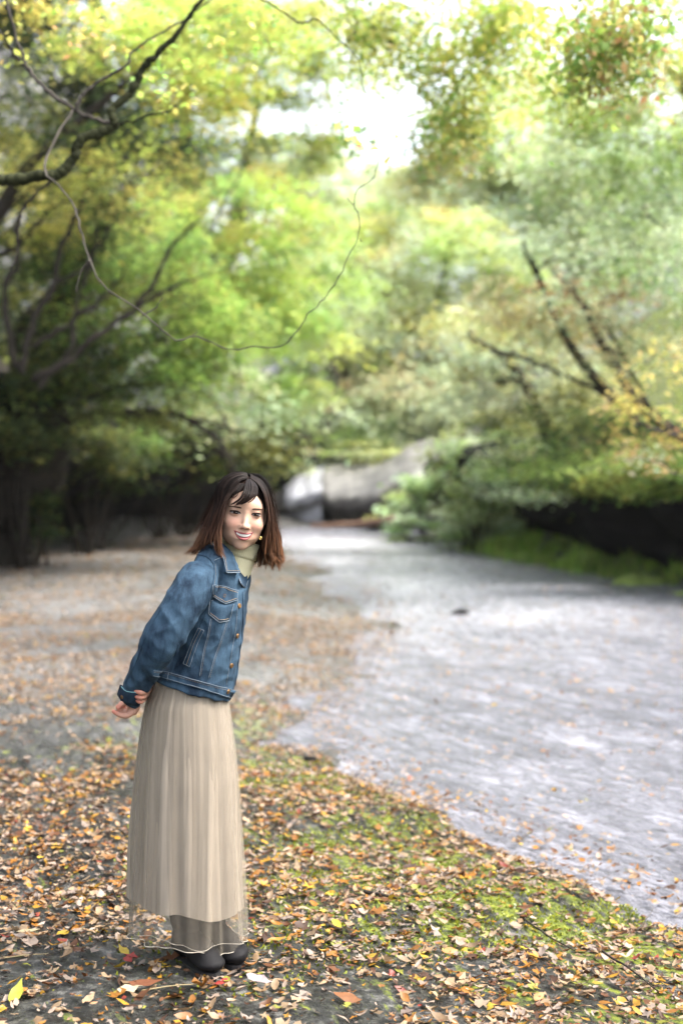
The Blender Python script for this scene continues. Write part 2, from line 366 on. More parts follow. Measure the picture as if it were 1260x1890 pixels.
def pick(pal, n, rng, clus=None):
    P = np.array([c for k in pal for c in PAL[k]]); i = rng.integers(0, len(P), n)
    return P[i] * rng.uniform(0.75, 1.2, (n, 1))
def tree(name, label, trunk, regions, pal, leaf=0.09, per=220, bark=None, pad=0.55, seg=8, group=None, flat=0.45, twig=0.012, droop=0.25, seed=0, cat='tree', thick=0.10):
    """trunk: list of (px,py,Y,r) ; regions: (px,py,Y, rx,ry,rz metres, npads[, palette])"""
    rng = np.random.default_rng(seed + 100)
    T = np.array([np.append(at(a, b, c), r) for a, b, c, r in trunk])
    base = T[0, :3].copy(); hz = float(hfun(np.array([base[0]]), np.array([base[1]]))[0]); base[2] = hz
    if T[0, 2] > hz + 0.02: T = np.vstack([[T[0, 0], T[0, 1], hz - 0.3, T[0, 3] * 1.25], T])
    else: T[0, 2] = hz - 0.3
    root = thing(name, label, cat, tuple(base), group)
    S = spline(T, 10 * len(T)); S[:, 3] = np.maximum(S[:, 3], 0.01)
    S[:, :3] += 0.6 * S[:, 3:4] * np.stack([vnoise(np.stack([S[:, 2] * 1.7, S[:, 0] * 0 + k * 9 + seed, S[:, 0] * 0], -1)) for k in range(3)], -1)
    mb = MB(); mb.add(*tube_arrays(S[:, :3], S[:, 3], 10))
    nodes = [tuple(x) for x in S[len(S) // 5::2]]                          # x,y,z,r
    nodes = np.array(nodes)
    lv, lf, lc, nn = [], [], [], 0
    for rg in regions:
        px, py, Yd, rx, ry, rz, npd = rg[:7]; pl = rg[7] if len(rg) > 7 else pal
        c = at(px, py, Yd); pts = []
        while len(pts) < npd:
            q = rng.uniform(-1, 1, 3)
            if q @ q < 1: pts.append(c + q * np.array([rx, ry, rz]))
        pts = np.array(pts); dm = np.min(np.linalg.norm(pts[:, None] - nodes[None, :, :3], axis=2), 1)
        for p in pts[np.argsort(dm)]:
            dd = np.linalg.norm(nodes[:, :3] - p, axis=1); j = np.argmin(dd); a = nodes[j]
            if dd[j] > 0.25:
                r0 = min(a[3] * 0.6, 0.02 + 0.014 * dd[j] + twig); r0 = max(r0, twig)
                mid = (a[:3] + p) / 2 + rng.normal(0, 0.10, 3) * dd[j] + np.array([0, 0, 0.13 * dd[j]])
                cur = spline(np.array([a[:3], a[:3] * .5 + mid * .5 + rng.normal(0, .04, 3) * dd[j], mid, p]), 9)
                rr = np.linspace(r0, twig * 0.6, 9)
                mb.add(*tube_arrays(cur, rr, 5 + 1, cap=False))
                nodes = np.vstack([nodes, np.column_stack([cur[3:], rr[3:]])])
            n = int(per * rng.uniform(0.6, 1.4)); sz = pad * rng.uniform(0.7, 1.4)
            off = rng.normal(0, 1, (n, 3)) * np.array([sz * .55, sz * .55, sz * thick * 2.2]); off[:, 2] -= 0.25 * (off[:, 0] ** 2 + off[:, 1] ** 2) / sz
            tilt = rng.normal(0, 0.18, 2); off[:, 2] += off[:, 0] * tilt[0] + off[:, 1] * tilt[1]
            v, f = leaf_quads(p + off, leaf, flat, rng, droop)
            cc = pick(pl, n, rng) * rng.uniform(0.75, 1.15); lead = pick(pl, 1, rng)[0]
            cc = cc * 0.45 + lead * 0.55
            lv.append(v); lf.append(f + nn); nn += len(v); lc.append(np.repeat(cc, 4, 0))
    mb.build('trunk', bark or M_BARK, root)
    if lv: build('crown', np.vstack(lv), np.vstack(lf), M_LEAF, root, smooth=False, col=np.vstack(lc))
    return root

# ================================================================== trees
# --- left bank
tree('leaning_tree', 'dark multi-branched tree on the left bank, spreading low over the shaded hollow',
     [(-60, 985, 22, .55), (20, 880, 22, .5), (60, 760, 21.8, .42), (70, 640, 21.5, .3), (150, 480, 21, .16), (250, 340, 20.5, .08)],
     [(60, 620, 20.5, 1.3, 1, 1.6, 26, ['olive', 'dark']), (170, 520, 20, 1.4, 1, 1.4, 24, ['olive', 'dark', 'green']), (300, 560, 21, 1.4, 1.2, 1.2, 28, ['green', 'lime', 'olive']),
      (200, 700, 21, 1.3, 1, .8, 18, ['olive', 'dark', 'green']), (330, 690, 22, 1.3, 1, .6, 16, ['pale', 'green', 'olive']), (120, 350, 20, 1.2, 1, 1.0, 14, ['olive', 'dark', 'yellow'])], ['green', 'olive'], leaf=.10, per=190, seed=1)
tree('arching_tree', 'tree with a long dark arching limb above the shaded hollow at left',
     [(60, 960, 27, .4), (90, 850, 26.5, .32), (150, 775, 26, .2), (250, 760, 26, .13), (340, 785, 26.2, .10), (400, 830, 26.5, .07), (430, 875, 27, .05)],
     [(230, 800, 26, 1.3, .8, .4, 12, ['olive', 'green']), (390, 745, 26.5, 1.4, 1, .7, 20, ['olive', 'pale', 'green']), (470, 820, 28, .9, .8, .6, 14, ['olive', 'dark']), (110, 790, 26, .8, .8, .7, 12, ['dark'])], ['olive'], leaf=.11, per=160, seed=2)
tree('bright_maple', 'bright lime maple left of centre, its limb sloping down behind the long hanging branch',
     [(-80, 930, 29, .4), (120, 760, 29, .28), (260, 640, 28, .2), (350, 720, 27.5, .12), (420, 770, 27, .07)],
     [(430, 430, 28, 2.0, 1.5, 1.6, 46, ['lime', 'yellow', 'green']), (470, 620, 28, 1.7, 1.4, 1.1, 34, ['lime', 'green']), (330, 480, 27, 1.3, 1, 1.3, 22, ['green', 'olive', 'lime']), (500, 740, 29, 1.2, 1, .6, 16, ['lime', 'pale'])], ['lime'], leaf=.12, per=190, seed=3)
tree('yellow_maple', 'maple with golden yellow sprays high above the left bank',
     [(-200, 900, 19, .25), (-120, 600, 18.5, .17), (40, 330, 18, .08), (200, 180, 18, .05), (330, 80, 18, .03)],
     [(170, 60, 18, .9, .8, .5, 11, ['yellow', 'lime']), (280, 80, 18, .9, .8, .6, 14, ['yellow', 'lime']), (370, 190, 18.5, .8, .7, .6, 13, ['lime', 'yellow']), (200, 330, 18, 1.1, .8, .6, 8, ['yellow', 'olive']),
      (440, 80, 19, .9, .8, .7, 20, ['lime', 'yellow', 'green']), (50, 200, 17, .8, .7, .8, 10, ['olive', 'dark'])], ['yellow'], leaf=.085, per=150, pad=.42, seed=4)
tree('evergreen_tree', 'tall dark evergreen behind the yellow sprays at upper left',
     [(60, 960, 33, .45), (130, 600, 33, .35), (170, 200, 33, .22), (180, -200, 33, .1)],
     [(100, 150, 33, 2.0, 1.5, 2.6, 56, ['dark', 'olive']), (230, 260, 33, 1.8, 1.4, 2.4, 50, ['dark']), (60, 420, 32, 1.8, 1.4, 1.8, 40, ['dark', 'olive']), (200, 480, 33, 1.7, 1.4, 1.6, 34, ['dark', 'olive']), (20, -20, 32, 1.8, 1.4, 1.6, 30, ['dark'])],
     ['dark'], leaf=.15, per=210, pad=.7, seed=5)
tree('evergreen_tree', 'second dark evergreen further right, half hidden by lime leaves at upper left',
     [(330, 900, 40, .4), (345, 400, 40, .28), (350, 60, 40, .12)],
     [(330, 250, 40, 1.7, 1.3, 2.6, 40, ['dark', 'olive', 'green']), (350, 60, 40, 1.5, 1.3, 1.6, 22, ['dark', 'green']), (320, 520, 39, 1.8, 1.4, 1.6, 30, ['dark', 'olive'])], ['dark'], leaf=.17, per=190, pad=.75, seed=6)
tree('hillside_maple', 'lime and yellow maple on the slope left of the sky gap',
     [(300, 860, 38, .35), (380, 600, 38, .25), (450, 350, 38, .15), (480, 150, 38, .08)],
     [(500, 180, 38, 1.9, 1.5, 2.0, 34, ['lime', 'yellow']), (470, 360, 38, 2.4, 1.6, 1.7, 44, ['lime', 'yellow', 'pale']), (540, 520, 38, 2.2, 1.6, 1.5, 38, ['lime', 'pale']), (620, 110, 38, 1.0, 1.0, .9, 9, ['yellow', 'lime']), (690, 50, 37, 1.3, 1, .5, 9, ['yellow', 'pale']), (570, 250, 38, .8, 1, 1.2, 10, ['lime', 'yellow']), (380, 40, 37, 2.0, 1.5, 1.1, 26, ['lime', 'yellow']), (560, 30, 37, 1.3, 1.3, .9, 12, ['lime', 'yellow'])],
     ['lime'], leaf=.15, per=180, pad=.7, seed=7)
# --- centre distance
tree('distant_tree', 'pale feathery tree straight above the waterfall, lowest sprays over the ledge',
     [(600, 860, 50, .35), (640, 640, 50, .25), (660, 420, 50, .15)],
     [(620, 600, 50, 3.2, 2, 1.7, 46, ['pale', 'lime']), (600, 740, 50, 2.8, 2, 1.3, 38, ['pale', 'olive', 'lime']), (700, 470, 50, 2.8, 2, 1.5, 34, ['pale', 'lime', 'yellow']), (560, 820, 48, 1.8, 1.5, .7, 18, ['olive', 'pale'])], ['pale'], leaf=.19, per=170, pad=.9, seed=8)
tree('distant_tree', 'pale yellowing tree just right of the waterfall with peach tinted sprays',
     [(820, 860, 46, .3), (800, 660, 46, .2), (830, 440, 46, .12)],
     [(800, 620, 46, 2.6, 1.8, 1.5, 40, ['pale', 'yellow']), (770, 720, 45, 2.3, 1.6, 1.0, 28, ['orange', 'pale', 'pale', 'pale', 'pale']), (860, 480, 46, 2.6, 1.8, 1.5, 40, ['pale', 'lime']), (880, 760, 44, 2.0, 1.6, .9, 24, ['pale', 'olive']), (720, 790, 45, 1.8, 1.6, .7, 20, ['pale', 'lime'])], ['pale'], leaf=.18, per=170, pad=.85, seed=9)
tree('distant_tree', 'hazy yellow green tree under the sky gap in the valley middle',
     [(700, 850, 60, .35), (720, 500, 60, .2), (720, 380, 60, .1)],
     [(740, 420, 60, 3.6, 2, 1.4, 34, ['pale', 'lime']), (600, 440, 60, 3.0, 2, 1.6, 34, ['pale', 'yellow']), (560, 560, 58, 3.0, 2, 1.8, 34, ['lime', 'pale']), (690, 560, 60, 3.4, 2, 1.8, 36, ['pale']), (640, 700, 58, 4.6, 2, 1.6, 44, ['pale', 'olive'])], ['pale'], leaf=.24, per=170, pad=1.1, seed=10)
tree('distant_tree', 'tall hazy tree closing the valley right of the sky gap',
     [(930, 850, 52, .4), (920, 500, 52, .25), (900, 260, 52, .12)],
     [(900, 300, 52, 2.6, 2, 1.6, 36, ['pale', 'yellow']), (800, 330, 52, 2.2, 2, .8, 16, ['pale', 'yellow']), (900, 160, 52, 2.2, 2, 1.6, 16, ['pale', 'lime']), (960, 420, 52, 2.8, 2, 2.0, 40, ['pale', 'lime', 'olive']), (1010, 280, 50, 2.4, 2, 1.8, 32, ['lime', 'pale']), (960, 560, 50, 2.6, 2, 1.8, 40, ['pale', 'orange']), (860, 400, 50, 2.0, 2, 1.0, 16, ['pale', 'yellow'])], ['pale'], leaf=.2, per=170, pad=.95, seed=11)
tree('distant_tree', 'thin high pale crown closing the lower part of the sky gap',
     [(680, 850, 66, .35), (690, 560, 66, .22), (680, 330, 66, .1)],
     [(660, 350, 66, 4.0, 2, 1.6, 40, ['pale', 'pale', 'lime']), (790, 380, 66, 3.6, 2, 2.2, 40, ['pale', 'yellow', 'pale']), (540, 330, 64, 2.4, 2, 2.0, 26, ['pale', 'lime']), (860, 240, 64, 2.6, 2, 2.0, 16, ['pale', 'yellow'])], ['pale'], leaf=.24, per=120, pad=1.0, seed=21)
# --- right bank
tree('leaning_trunk_tree', 'right bank tree with twin dark trunks leaning left under pale green layers',
     [(1240, 900, 23.4, .13), (1150, 760, 22.5, .10), (1070, 660, 22, .08), (1020, 570, 22, .055), (980, 480, 22, .05)],
     [(1080, 400, 22, 1.5, 1.2, 1.2, 34, ['pale', 'pale', 'lime']), (1000, 560, 23, 1.1, 1, .8, 18, ['pale', 'orange', 'yellow']), (1190, 520, 21, 1.3, 1, 1.0, 24, ['green', 'pale', 'pale']), (1120, 290, 22, 1.4, 1, .9, 22, ['lime', 'pale', 'pale'])], ['pale'], leaf=.10, per=180, seed=12)
tree('forked_tree', 'forked tree behind the dark right bank overhang with peach coloured sprays',
     [(1300, 890, 21.8, .12), (1180, 750, 20.5, .09), (1110, 640, 20, .065), (1060, 540, 20, .04)],
     [(1110, 560, 19.5, .8, .6, .35, 6, ['orange', 'pale']), (1190, 660, 19, .8, .6, .35, 6, ['orange', 'pale']), (1220, 430, 19, 1.1, .8, .9, 18, ['pale', 'green']), (1240, 250, 18, 1.0, .8, 1.0, 18, ['pale', 'green'])], ['green'], leaf=.09, per=120, pad=.45, seed=13)
tree('green_tree', 'green leafy tree filling the upper right edge',
     [(1500, 980, 17, .35), (1420, 600, 17, .25), (1330, 300, 17, .15), (1250, 120, 17, .07)],
     [(1200, 230, 17, 1.0, .8, .8, 22, ['pale', 'pale', 'lime']), (1240, 380, 17, 1.0, .8, .8, 20, ['pale', 'pale', 'green']), (1230, 60, 16, 1.0, .8, .6, 16, ['green', 'yellow']), (1100, 180, 17, .9, .7, .5, 12, ['lime', 'yellow'])], ['green'], leaf=.08, per=150, pad=.42, seed=14)
tree('orange_leaved_tree', 'sparse tree at right edge with peach and yellow leaves above the dark bank',
     [(1480, 980, 15, .12), (1380, 880, 15, .07), (1290, 820, 14.5, .035), (1200, 790, 14, .02), (1120, 740, 14, .012)],
     [(1140, 730, 14, .35, .3, .25, 7, ['orange', 'yellow']), (1210, 780, 14, .4, .3, .25, 8, ['orange', 'yellow']), (1230, 690, 14, .3, .3, .3, 6, ['orange', 'yellow']), (1180, 850, 14, .4, .3, .2, 5, ['pale', 'orange'])], ['orange'], leaf=.07, per=26, pad=.2, seed=15, twig=.005, bark=M_BARKL)
tree('bank_tree', 'olive tree leaning out from the right bank above the shrubs',
     [(1060, 960, 26, .22), (1020, 820, 26, .17), (960, 700, 26, .1), (900, 640, 26, .06)],
     [(960, 700, 26, 1.6, 1, .7, 26, ['pale', 'olive']), (1040, 790, 25, 1.6, 1, .6, 26, ['olive', 'dark']), (880, 620, 27, 1.3, 1, .7, 16, ['pale', 'yellow']), (1160, 820, 22, 1.4, 1, .5, 22, ['olive', 'dark', 'green'])], ['olive'], leaf=.11, per=170, seed=16)
# --- overhead / near
tree('overhanging_tree', 'tree whose crisp green and orange leaves hang into the top right corner',
     [(1900, 1200, 9.5, .2), (1750, 400, 9.5, .16), (1500, -40, 9, .10), (1250, -80, 8.5, .05), (1080, -60, 8.3, .03)],
     [(1150, 40, 8.2, .35, .3, .16, 34, ['green', 'green', 'lime', 'orange']), (1090, 110, 8.2, .30, .3, .16, 26, ['green', 'lime', 'orange']), (1010, 60, 8.6, .2, .3, .15, 6, ['yellow', 'lime']), (1180, 130, 8.2, .16, .3, .08, 5, ['green', 'orange'])], ['green'], leaf=.062, per=26, pad=.13, seed=17, twig=.003, flat=1.0, droop=1.2, thick=.35)
tree('overhanging_tree', 'tree whose fine yellow green sprays hang in the top middle beside the sky gap',
     [(2100, 1200, 13, .25), (1900, 200, 13, .2), (1400, -180, 13, .12), (1000, -160, 12.5, .07), (760, -80, 12, .04)],
     [(870, 60, 12, .6, .5, .35, 40, ['green', 'lime', 'yellow']), (850, 190, 12, .35, .4, .4, 26, ['green', 'yellow']), (830, 270, 12, .2, .3, .14, 5, ['green', 'orange']), (960, 40, 12, .5, .4, .3, 16, ['lime', 'yellow']), (700, 30, 12, .35, .4, .2, 12, ['olive', 'lime']), (640, 80, 12.5, .3, .4, .25, 8, ['lime', 'yellow']), (760, 110, 12.5, .25, .4, .25, 9, ['lime', 'yellow']), (700, 120, 13, .3, .4, .1, 4, ['lime']), (790, 250, 12, .15, .3, .2, 6, ['green', 'yellow']), (640, 230, 12, .12, .2, .12, 3, ['lime', 'green']), (980, 140, 13, .5, .4, .3, 9, ['yellow', 'lime'])], ['lime'], leaf=.06, per=60, pad=.2, seed=18, twig=.003, flat=.9, droop=.8, thick=.3)

# near tree at the left: thick crooked mossy bough and the long thin hanging branch
nt = thing('mossy_tree', 'tree just outside the left edge sending a crooked mossy bough across the upper left', 'tree', tuple(at(-520, 1560, 7.4)[:2]) + (0.0,))
S = spline(np.array([np.append(at(a, b, 7.4), r) for a, b, r in [(-520, 1420, .22), (-500, 1100, .19), (-440, 760, .16), (-300, 480, .12), (-150, 360, .07), (-20, 330, .034)]]), 40)
S[0, 2] = -0.3
mb = MB(); mb.add(*tube_arrays(S[:, :3], S[:, 3], 12)); mb.build('trunk', M_BARKM, nt)
def branch(parent, pts, mat, name='branch', Y=7.2, seg=8, wob=0.006, n=12):
    P = np.array([np.append(at(p[0], p[1], p[3] if len(p) > 3 else Y), p[2] * (.68 if len(p) > 3 else .9)) for p in pts]); S = spline(P, n * len(P))
    S[:, :3] += wob * np.stack([vnoise(np.stack([np.arange(len(S)) * .55, S[:, 0] * 0 + k * 7.3 + P[0, 0] * 10, S[:, 0] * 0], -1)) for k in range(3)], -1)
    rr = np.maximum(S[:, 3], .0015) * (1 + .18 * vnoise(np.stack([np.arange(len(S)) * .9, S[:, 0] * 0 + 3.1, S[:, 0] * 0], -1)))
    m = MB(); m.add(*tube_arrays(S[:, :3], rr, seg)); return m.build(name, mat, parent)
branch(nt, [(-30, 330, .034), (20, 332, .032), (75, 325, .031), (115, 318, .030), (138, 285, .028), (150, 258, .028), (185, 245, .027), (212, 230, .026), (205, 205, .024), (240, 172, .022), (262, 130, .019), (290, 100, .018), (330, 55, .014), (380, -10, .012), (430, -80, .008)], M_BARKM, wob=.008)
branch(nt, [(212, 230, .013), (165, 216, .012), (125, 195, .011), (75, 155, .010), (50, 120, .009), (28, 60, .008), (10, -10, .007)], M_BARKL, Y=7.3)
branch(nt, [(140, 205, .010), (150, 180, .010), (175, 155, .009), (232, 120, .008), (245, 95, .007), (290, 65, .006), (340, 35, .005), (400, -10, .004)], M_BARKL, Y=7.3)
branch(nt, [(212, 230, .008), (240, 225, .007), (280, 212, .006), (312, 205, .005), (335, 185, .003)], M_BARKM, Y=7.3)
branch(nt, [(-20, 30, .010), (0, 60, .009), (30, 105, .009), (62, 140, .008)], M_BARK, Y=7.6)
branch(nt, [(110, 318, .008), (60, 365, .008), (38, 400, .008), (30, 470, .006), (10, 520, .004)], M_BARK, Y=7.6)
ht = branch(nt, [(135, 205, .009, 7.0), (110, 245, .009, 6.9), (86, 290, .008, 6.8), (85, 318, .008, 6.7), (110, 345, .007, 6.6), (138, 385, .007, 6.5), (150, 425, .006, 6.4), (165, 480, .0058, 6.3), (190, 525, .0055, 6.2), (240, 562, .005, 6.1), (270, 582, .005, 6.05), (300, 610, .0048, 6), (330, 628, .0048, 6), (355, 620, .0045, 6), (385, 630, .0044, 6), (425, 645, .0042, 6), (470, 640, .004, 6),
         (515, 640, .0038, 6), (545, 615, .0036, 6), (565, 585, .0034, 6), (590, 560, .0034, 6), (620, 520, .0032, 6), (640, 480, .003, 6), (660, 440, .003, 6), (664, 405, .003, 6), (652, 378, .0028, 6), (660, 350, .0026, 6), (688, 328, .0024, 6), (697, 292, .0022, 6), (700, 255, .002, 6)], M_BARKL, wob=.005, n=6)
branch(nt, [(700, 255, .002, 6), (702, 200, .002, 6.2), (690, 175, .002, 6.4), (672, 165, .003, 6.6), (660, 110, .003, 6.8), (610, 60, .004, 7), (585, 35, .006, 7.2), (555, 42, .007, 7.3), (520, 20, .007, 7.4), (470, -10, .008, 7.5)], M_BARK, wob=.006)
for p in [[(262, 582, .004), (285, 570, .003), (300, 548, .002)], [(165, 480, .004), (150, 500, .003), (140, 540, .002)], [(355, 620, .003), (365, 612, .002)], [(664, 440, .002), (668, 446, .002)], [(652, 378, .0018), (640, 365, .0012)]]:
    branch(nt, p, M_BARKL, 'twig', Y=6.1, wob=.003)
# leaves of the near tree
rng = np.random.default_rng(55); lv = []; lc = []
for (px, py, Yd, sx, sz, n, pl) in [(300, 140, 7.6, .10, .05, 46, ['lime']), (330, 175, 7.6, .08, .05, 30, ['lime', 'yellow']), (180, 60, 7.8, .14, .08, 60, ['yellow', 'orange']), (250, 45, 7.8, .13, .08, 50, ['yellow', 'lime']), (420, 60, 8, .14, .09, 50, ['lime', 'yellow', 'green']),
                                    (690, 262, 6.05, .06, .03, 16, ['lime', 'orange', 'yellow']), (660, 250, 6.2, .05, .02, 9, ['lime']), (20, 90, 7.6, .12, .1, 34, ['olive', 'yellow']), (480, 40, 8, .12, .08, 34, ['lime', 'green']), (60, 20, 7.6, .1, .06, 24, ['olive', 'lime'])]:
    c = at(px, py, Yd); n_ = n; o = rng.normal(0, 1, (n_, 3)) * np.array([sx, .12, sz]); v, f = leaf_quads(c + o, .045, .8, rng, .7, .75)
    lv.append(v); lc.append(np.repeat(pick(pl, n_, rng), 4, 0))
lv = np.vstack(lv); build('foliage', lv, np.arange(len(lv)).reshape(-1, 4), M_LEAF, nt, False, np.vstack(lc))

# dark limbs seen in front of the foliage, parts of their trees
ROOTS = {}
for o_ in list(COL.objects):
    if o_.type == 'EMPTY' and 'label' in o_: ROOTS[o_['label'][:22]] = o_
def limbs(key, Y, lines, mat=None):
    r_ = ROOTS[key[:22]]
    for L_ in lines: branch(r_, [(a, b, c, Y) for a, b, c in L_], mat or M_BARK, 'limb', Y=Y, wob=.03, n=8)
limbs('dark multi-branched tree', 18.6, [
    [(60, 700, .09), (125, 665, .07), (190, 610, .06), (250, 570, .055), (290, 510, .045), (320, 450, .04), (370, 405, .02)], [(250, 570, .045), (310, 535, .035), (360, 515, .02), (400, 500, .012)],
    [(40, 690, .08), (60, 600, .07), (100, 520, .055), (118, 450, .05), (150, 380, .04), (165, 320, .02)], [(100, 520, .04), (150, 500, .035), (190, 440, .03), (215, 400, .02)], [(30, 680, .08), (10, 550, .06), (30, 490, .05), (37, 445, .045), (30, 415, .04), (55, 365, .03), (110, 330, .015)],
    [(60, 640, .06), (120, 600, .05), (175, 560, .045), (210, 530, .03), (235, 490, .015)], [(0, 470, .05), (40, 450, .045), (100, 380, .03), (170, 360, .015)], [(0, 400, .04), (60, 350, .03), (120, 340, .02)], [(70, 720, .06), (130, 640, .05), (140, 560, .04), (175, 470, .03), (180, 420, .02)]])
limbs('tree with a long dark a', 21.0, [[(60, 800, .10), (150, 768, .09), (250, 760, .08), (325, 767, .065), (390, 800, .05), (420, 840, .04), (440, 880, .02)], [(325, 767, .045), (400, 785, .035), (450, 800, .02)], [(120, 780, .05), (190, 720, .04), (260, 705, .03), (320, 697, .02)]])
limbs('bright lime maple left', 23.0, [[(180, 720, .05), (320, 695, .06), (355, 705, .06), (395, 745, .055), (420, 790, .04)], [(440, 330, .02), (400, 400, .03), (350, 500, .035), (300, 560, .04)]], M_BARKL)
limbs('pale feathery tree strai', 40.0, [[(640, 640, .07), (600, 560, .05), (560, 520, .03)], [(600, 800, .09), (620, 700, .08), (600, 600, .05)]], M_BARKL)
limbs('right bank tree with tw', 19.5, [[(860, 612, .025), (900, 640, .035), (985, 668, .04), (1060, 700, .04), (1130, 740, .045)], [(1200, 760, .045), (1140, 640, .035), (1080, 560, .025), (1000, 480, .015)], [(1230, 300, .03), (1160, 260, .03), (1090, 220, .02)], [(1260, 350, .04), (1230, 330, .03), (1180, 340, .02)]])
limbs('sparse tree at right edg', 13.4, [[(1260, 880, .012), (1200, 850, .010), (1130, 850, .008), (1050, 880, .005)], [(1260, 800, .010), (1200, 770, .008), (1150, 700, .006), (1130, 640, .004)], [(1260, 830, .009), (1220, 820, .008), (1160, 800, .005)]], M_BARKL)

# ------------------------------------------------------------------ shrubs and bank cover
def shrub(label, px, py, Y, rx, ry, rz, n, pal, leaf=.09, seed=0, cat='shrub', name='shrub', oy=0):
    rng = np.random.default_rng(seed + 900); c = at(px, py, Y); s_ = 1 if c[0] > 0 else -1; hz = float(hfun(np.array([c[0] + s_ * oy]), np.array([c[1] + oy * .5]))[0]) + (.5 if oy else 0)
    root = thing(name, label, cat, (c[0] + s_ * oy, c[1] + oy * .5, hz)); mb = MB()
    for k in range(9):
        e = c + rng.normal(0, .45, 3) * np.array([rx, ry, rz]); b = np.array([c[0] + s_ * oy + rng.normal(0, .1), c[1] + oy * .5 + rng.normal(0, .1), hz - .1])
        if e[2] < hz + .15 and not oy: e[2] = hz + .15 + rng.uniform(0, .2)
        mb.add(*tube_arrays(spline([b, (b + e) / 2 + rng.normal(0, .08, 3), e], 8), np.linspace(.03, .008, 8), 6))
    mb.build('stem', M_BARK, root)
    npd = max(5, n // 90); pc = rng.normal(0, .5, (npd, 3)); pc /= np.maximum(1, np.linalg.norm(pc, axis=1))[:, None]
    idx = rng.integers(0, npd, n)
    o = pc[idx] * np.array([rx, ry, rz]) + rng.normal(0, 1, (n, 3)) * np.array([rx * .22, ry * .22, rz * .13])
    q = c + o; h = hfun(q[:, 0], q[:, 1]); q[:, 2] = np.maximum(q[:, 2], h + .03)
    v, f = leaf_quads(q, leaf, .55, rng, .3); lead = pick(pal, npd, rng)[idx]
    cc = pick(pal, n, rng) * .45 + lead * .55
    build('foliage', v, f, M_LEAF, root, False, np.repeat(cc, 4, 0)); return root
SH = [('olive bush draped over the left end of the right bank recess', 975, 880, 23.5, 1.0, .7, .55, 2600, ['olive', 'green', 'pale']),
 ('dark leafy bush hanging over the middle of the right bank recess', 1140, 868, 20, 1.2, .6, .42, 3200, ['olive', 'dark', 'green']),
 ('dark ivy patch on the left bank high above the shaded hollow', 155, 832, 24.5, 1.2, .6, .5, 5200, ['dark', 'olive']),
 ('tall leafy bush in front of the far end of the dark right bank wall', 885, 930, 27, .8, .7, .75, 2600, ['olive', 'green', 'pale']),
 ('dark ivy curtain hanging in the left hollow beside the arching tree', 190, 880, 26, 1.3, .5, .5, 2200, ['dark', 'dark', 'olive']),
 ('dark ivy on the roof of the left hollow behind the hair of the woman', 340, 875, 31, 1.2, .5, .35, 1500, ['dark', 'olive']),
 ('pale green bush on top of the waterfall ledge', 690, 835, 42, 2.0, 1, .35, 1500, ['pale', 'olive', 'lime']),
 ('light bush between the waterfall ledge and the log', 700, 925, 36, .55, .6, .5, 800, ['pale', 'lime']),
 ('leafy bush at the right end of the fallen log', 790, 900, 33, .8, .8, .7, 1500, ['pale', 'green', 'lime']),
 ('low bush at the foot of the right bank shrubs, nearest the log', 760, 975, 31, .6, .5, .3, 900, ['green', 'pale']),
 ('bluish green bush in the middle of the right bank shrubs', 850, 985, 28, .7, .6, .45, 1100, ['pale', 'green']),
 ('tall bush rising right of the waterfall below the pale tree', 880, 850, 30, 1.0, .8, .7, 1700, ['pale', 'olive', 'green']),
 ('dark bush overhanging the black recess of the right bank', 1060, 868, 21.5, 1.2, .7, .42, 3200, ['olive', 'dark', 'green']),
 ('bush above the recess at the right edge of the photo', 1230, 868, 18.2, 1.0, .6, .40, 3000, ['olive', 'green']),
 ('rust tinged bush above the shaded hollow at left', 290, 850, 30, .9, .6, .3, 800, ['olive', 'orange', 'dark']),
 ('dark bush at the foot of the evergreen on the left bank', 120, 880, 27, 1.0, .7, .5, 1000, ['dark', 'olive']),
 ('olive bush behind the head of the woman', 420, 850, 36, 1.0, .8, .5, 1300, ['olive', 'dark', 'pale']),
 ('greyish bush left of the waterfall', 510, 850, 40, 1.1, .8, .5, 1500, ['pale', 'olive', 'dark']),
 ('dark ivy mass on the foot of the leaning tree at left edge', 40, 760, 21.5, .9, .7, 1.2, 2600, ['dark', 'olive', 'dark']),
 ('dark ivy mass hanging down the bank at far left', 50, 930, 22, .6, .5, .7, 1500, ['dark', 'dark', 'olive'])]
for k, (lb_, px, py, Y_, a, b, c, n, pl) in enumerate(SH): shrub(lb_, px, py, Y_, a, b, c, n, pl, leaf=.09 if Y_ < 30 else .12, seed=k, oy=1.6 if 'recess' in lb_ else 0)

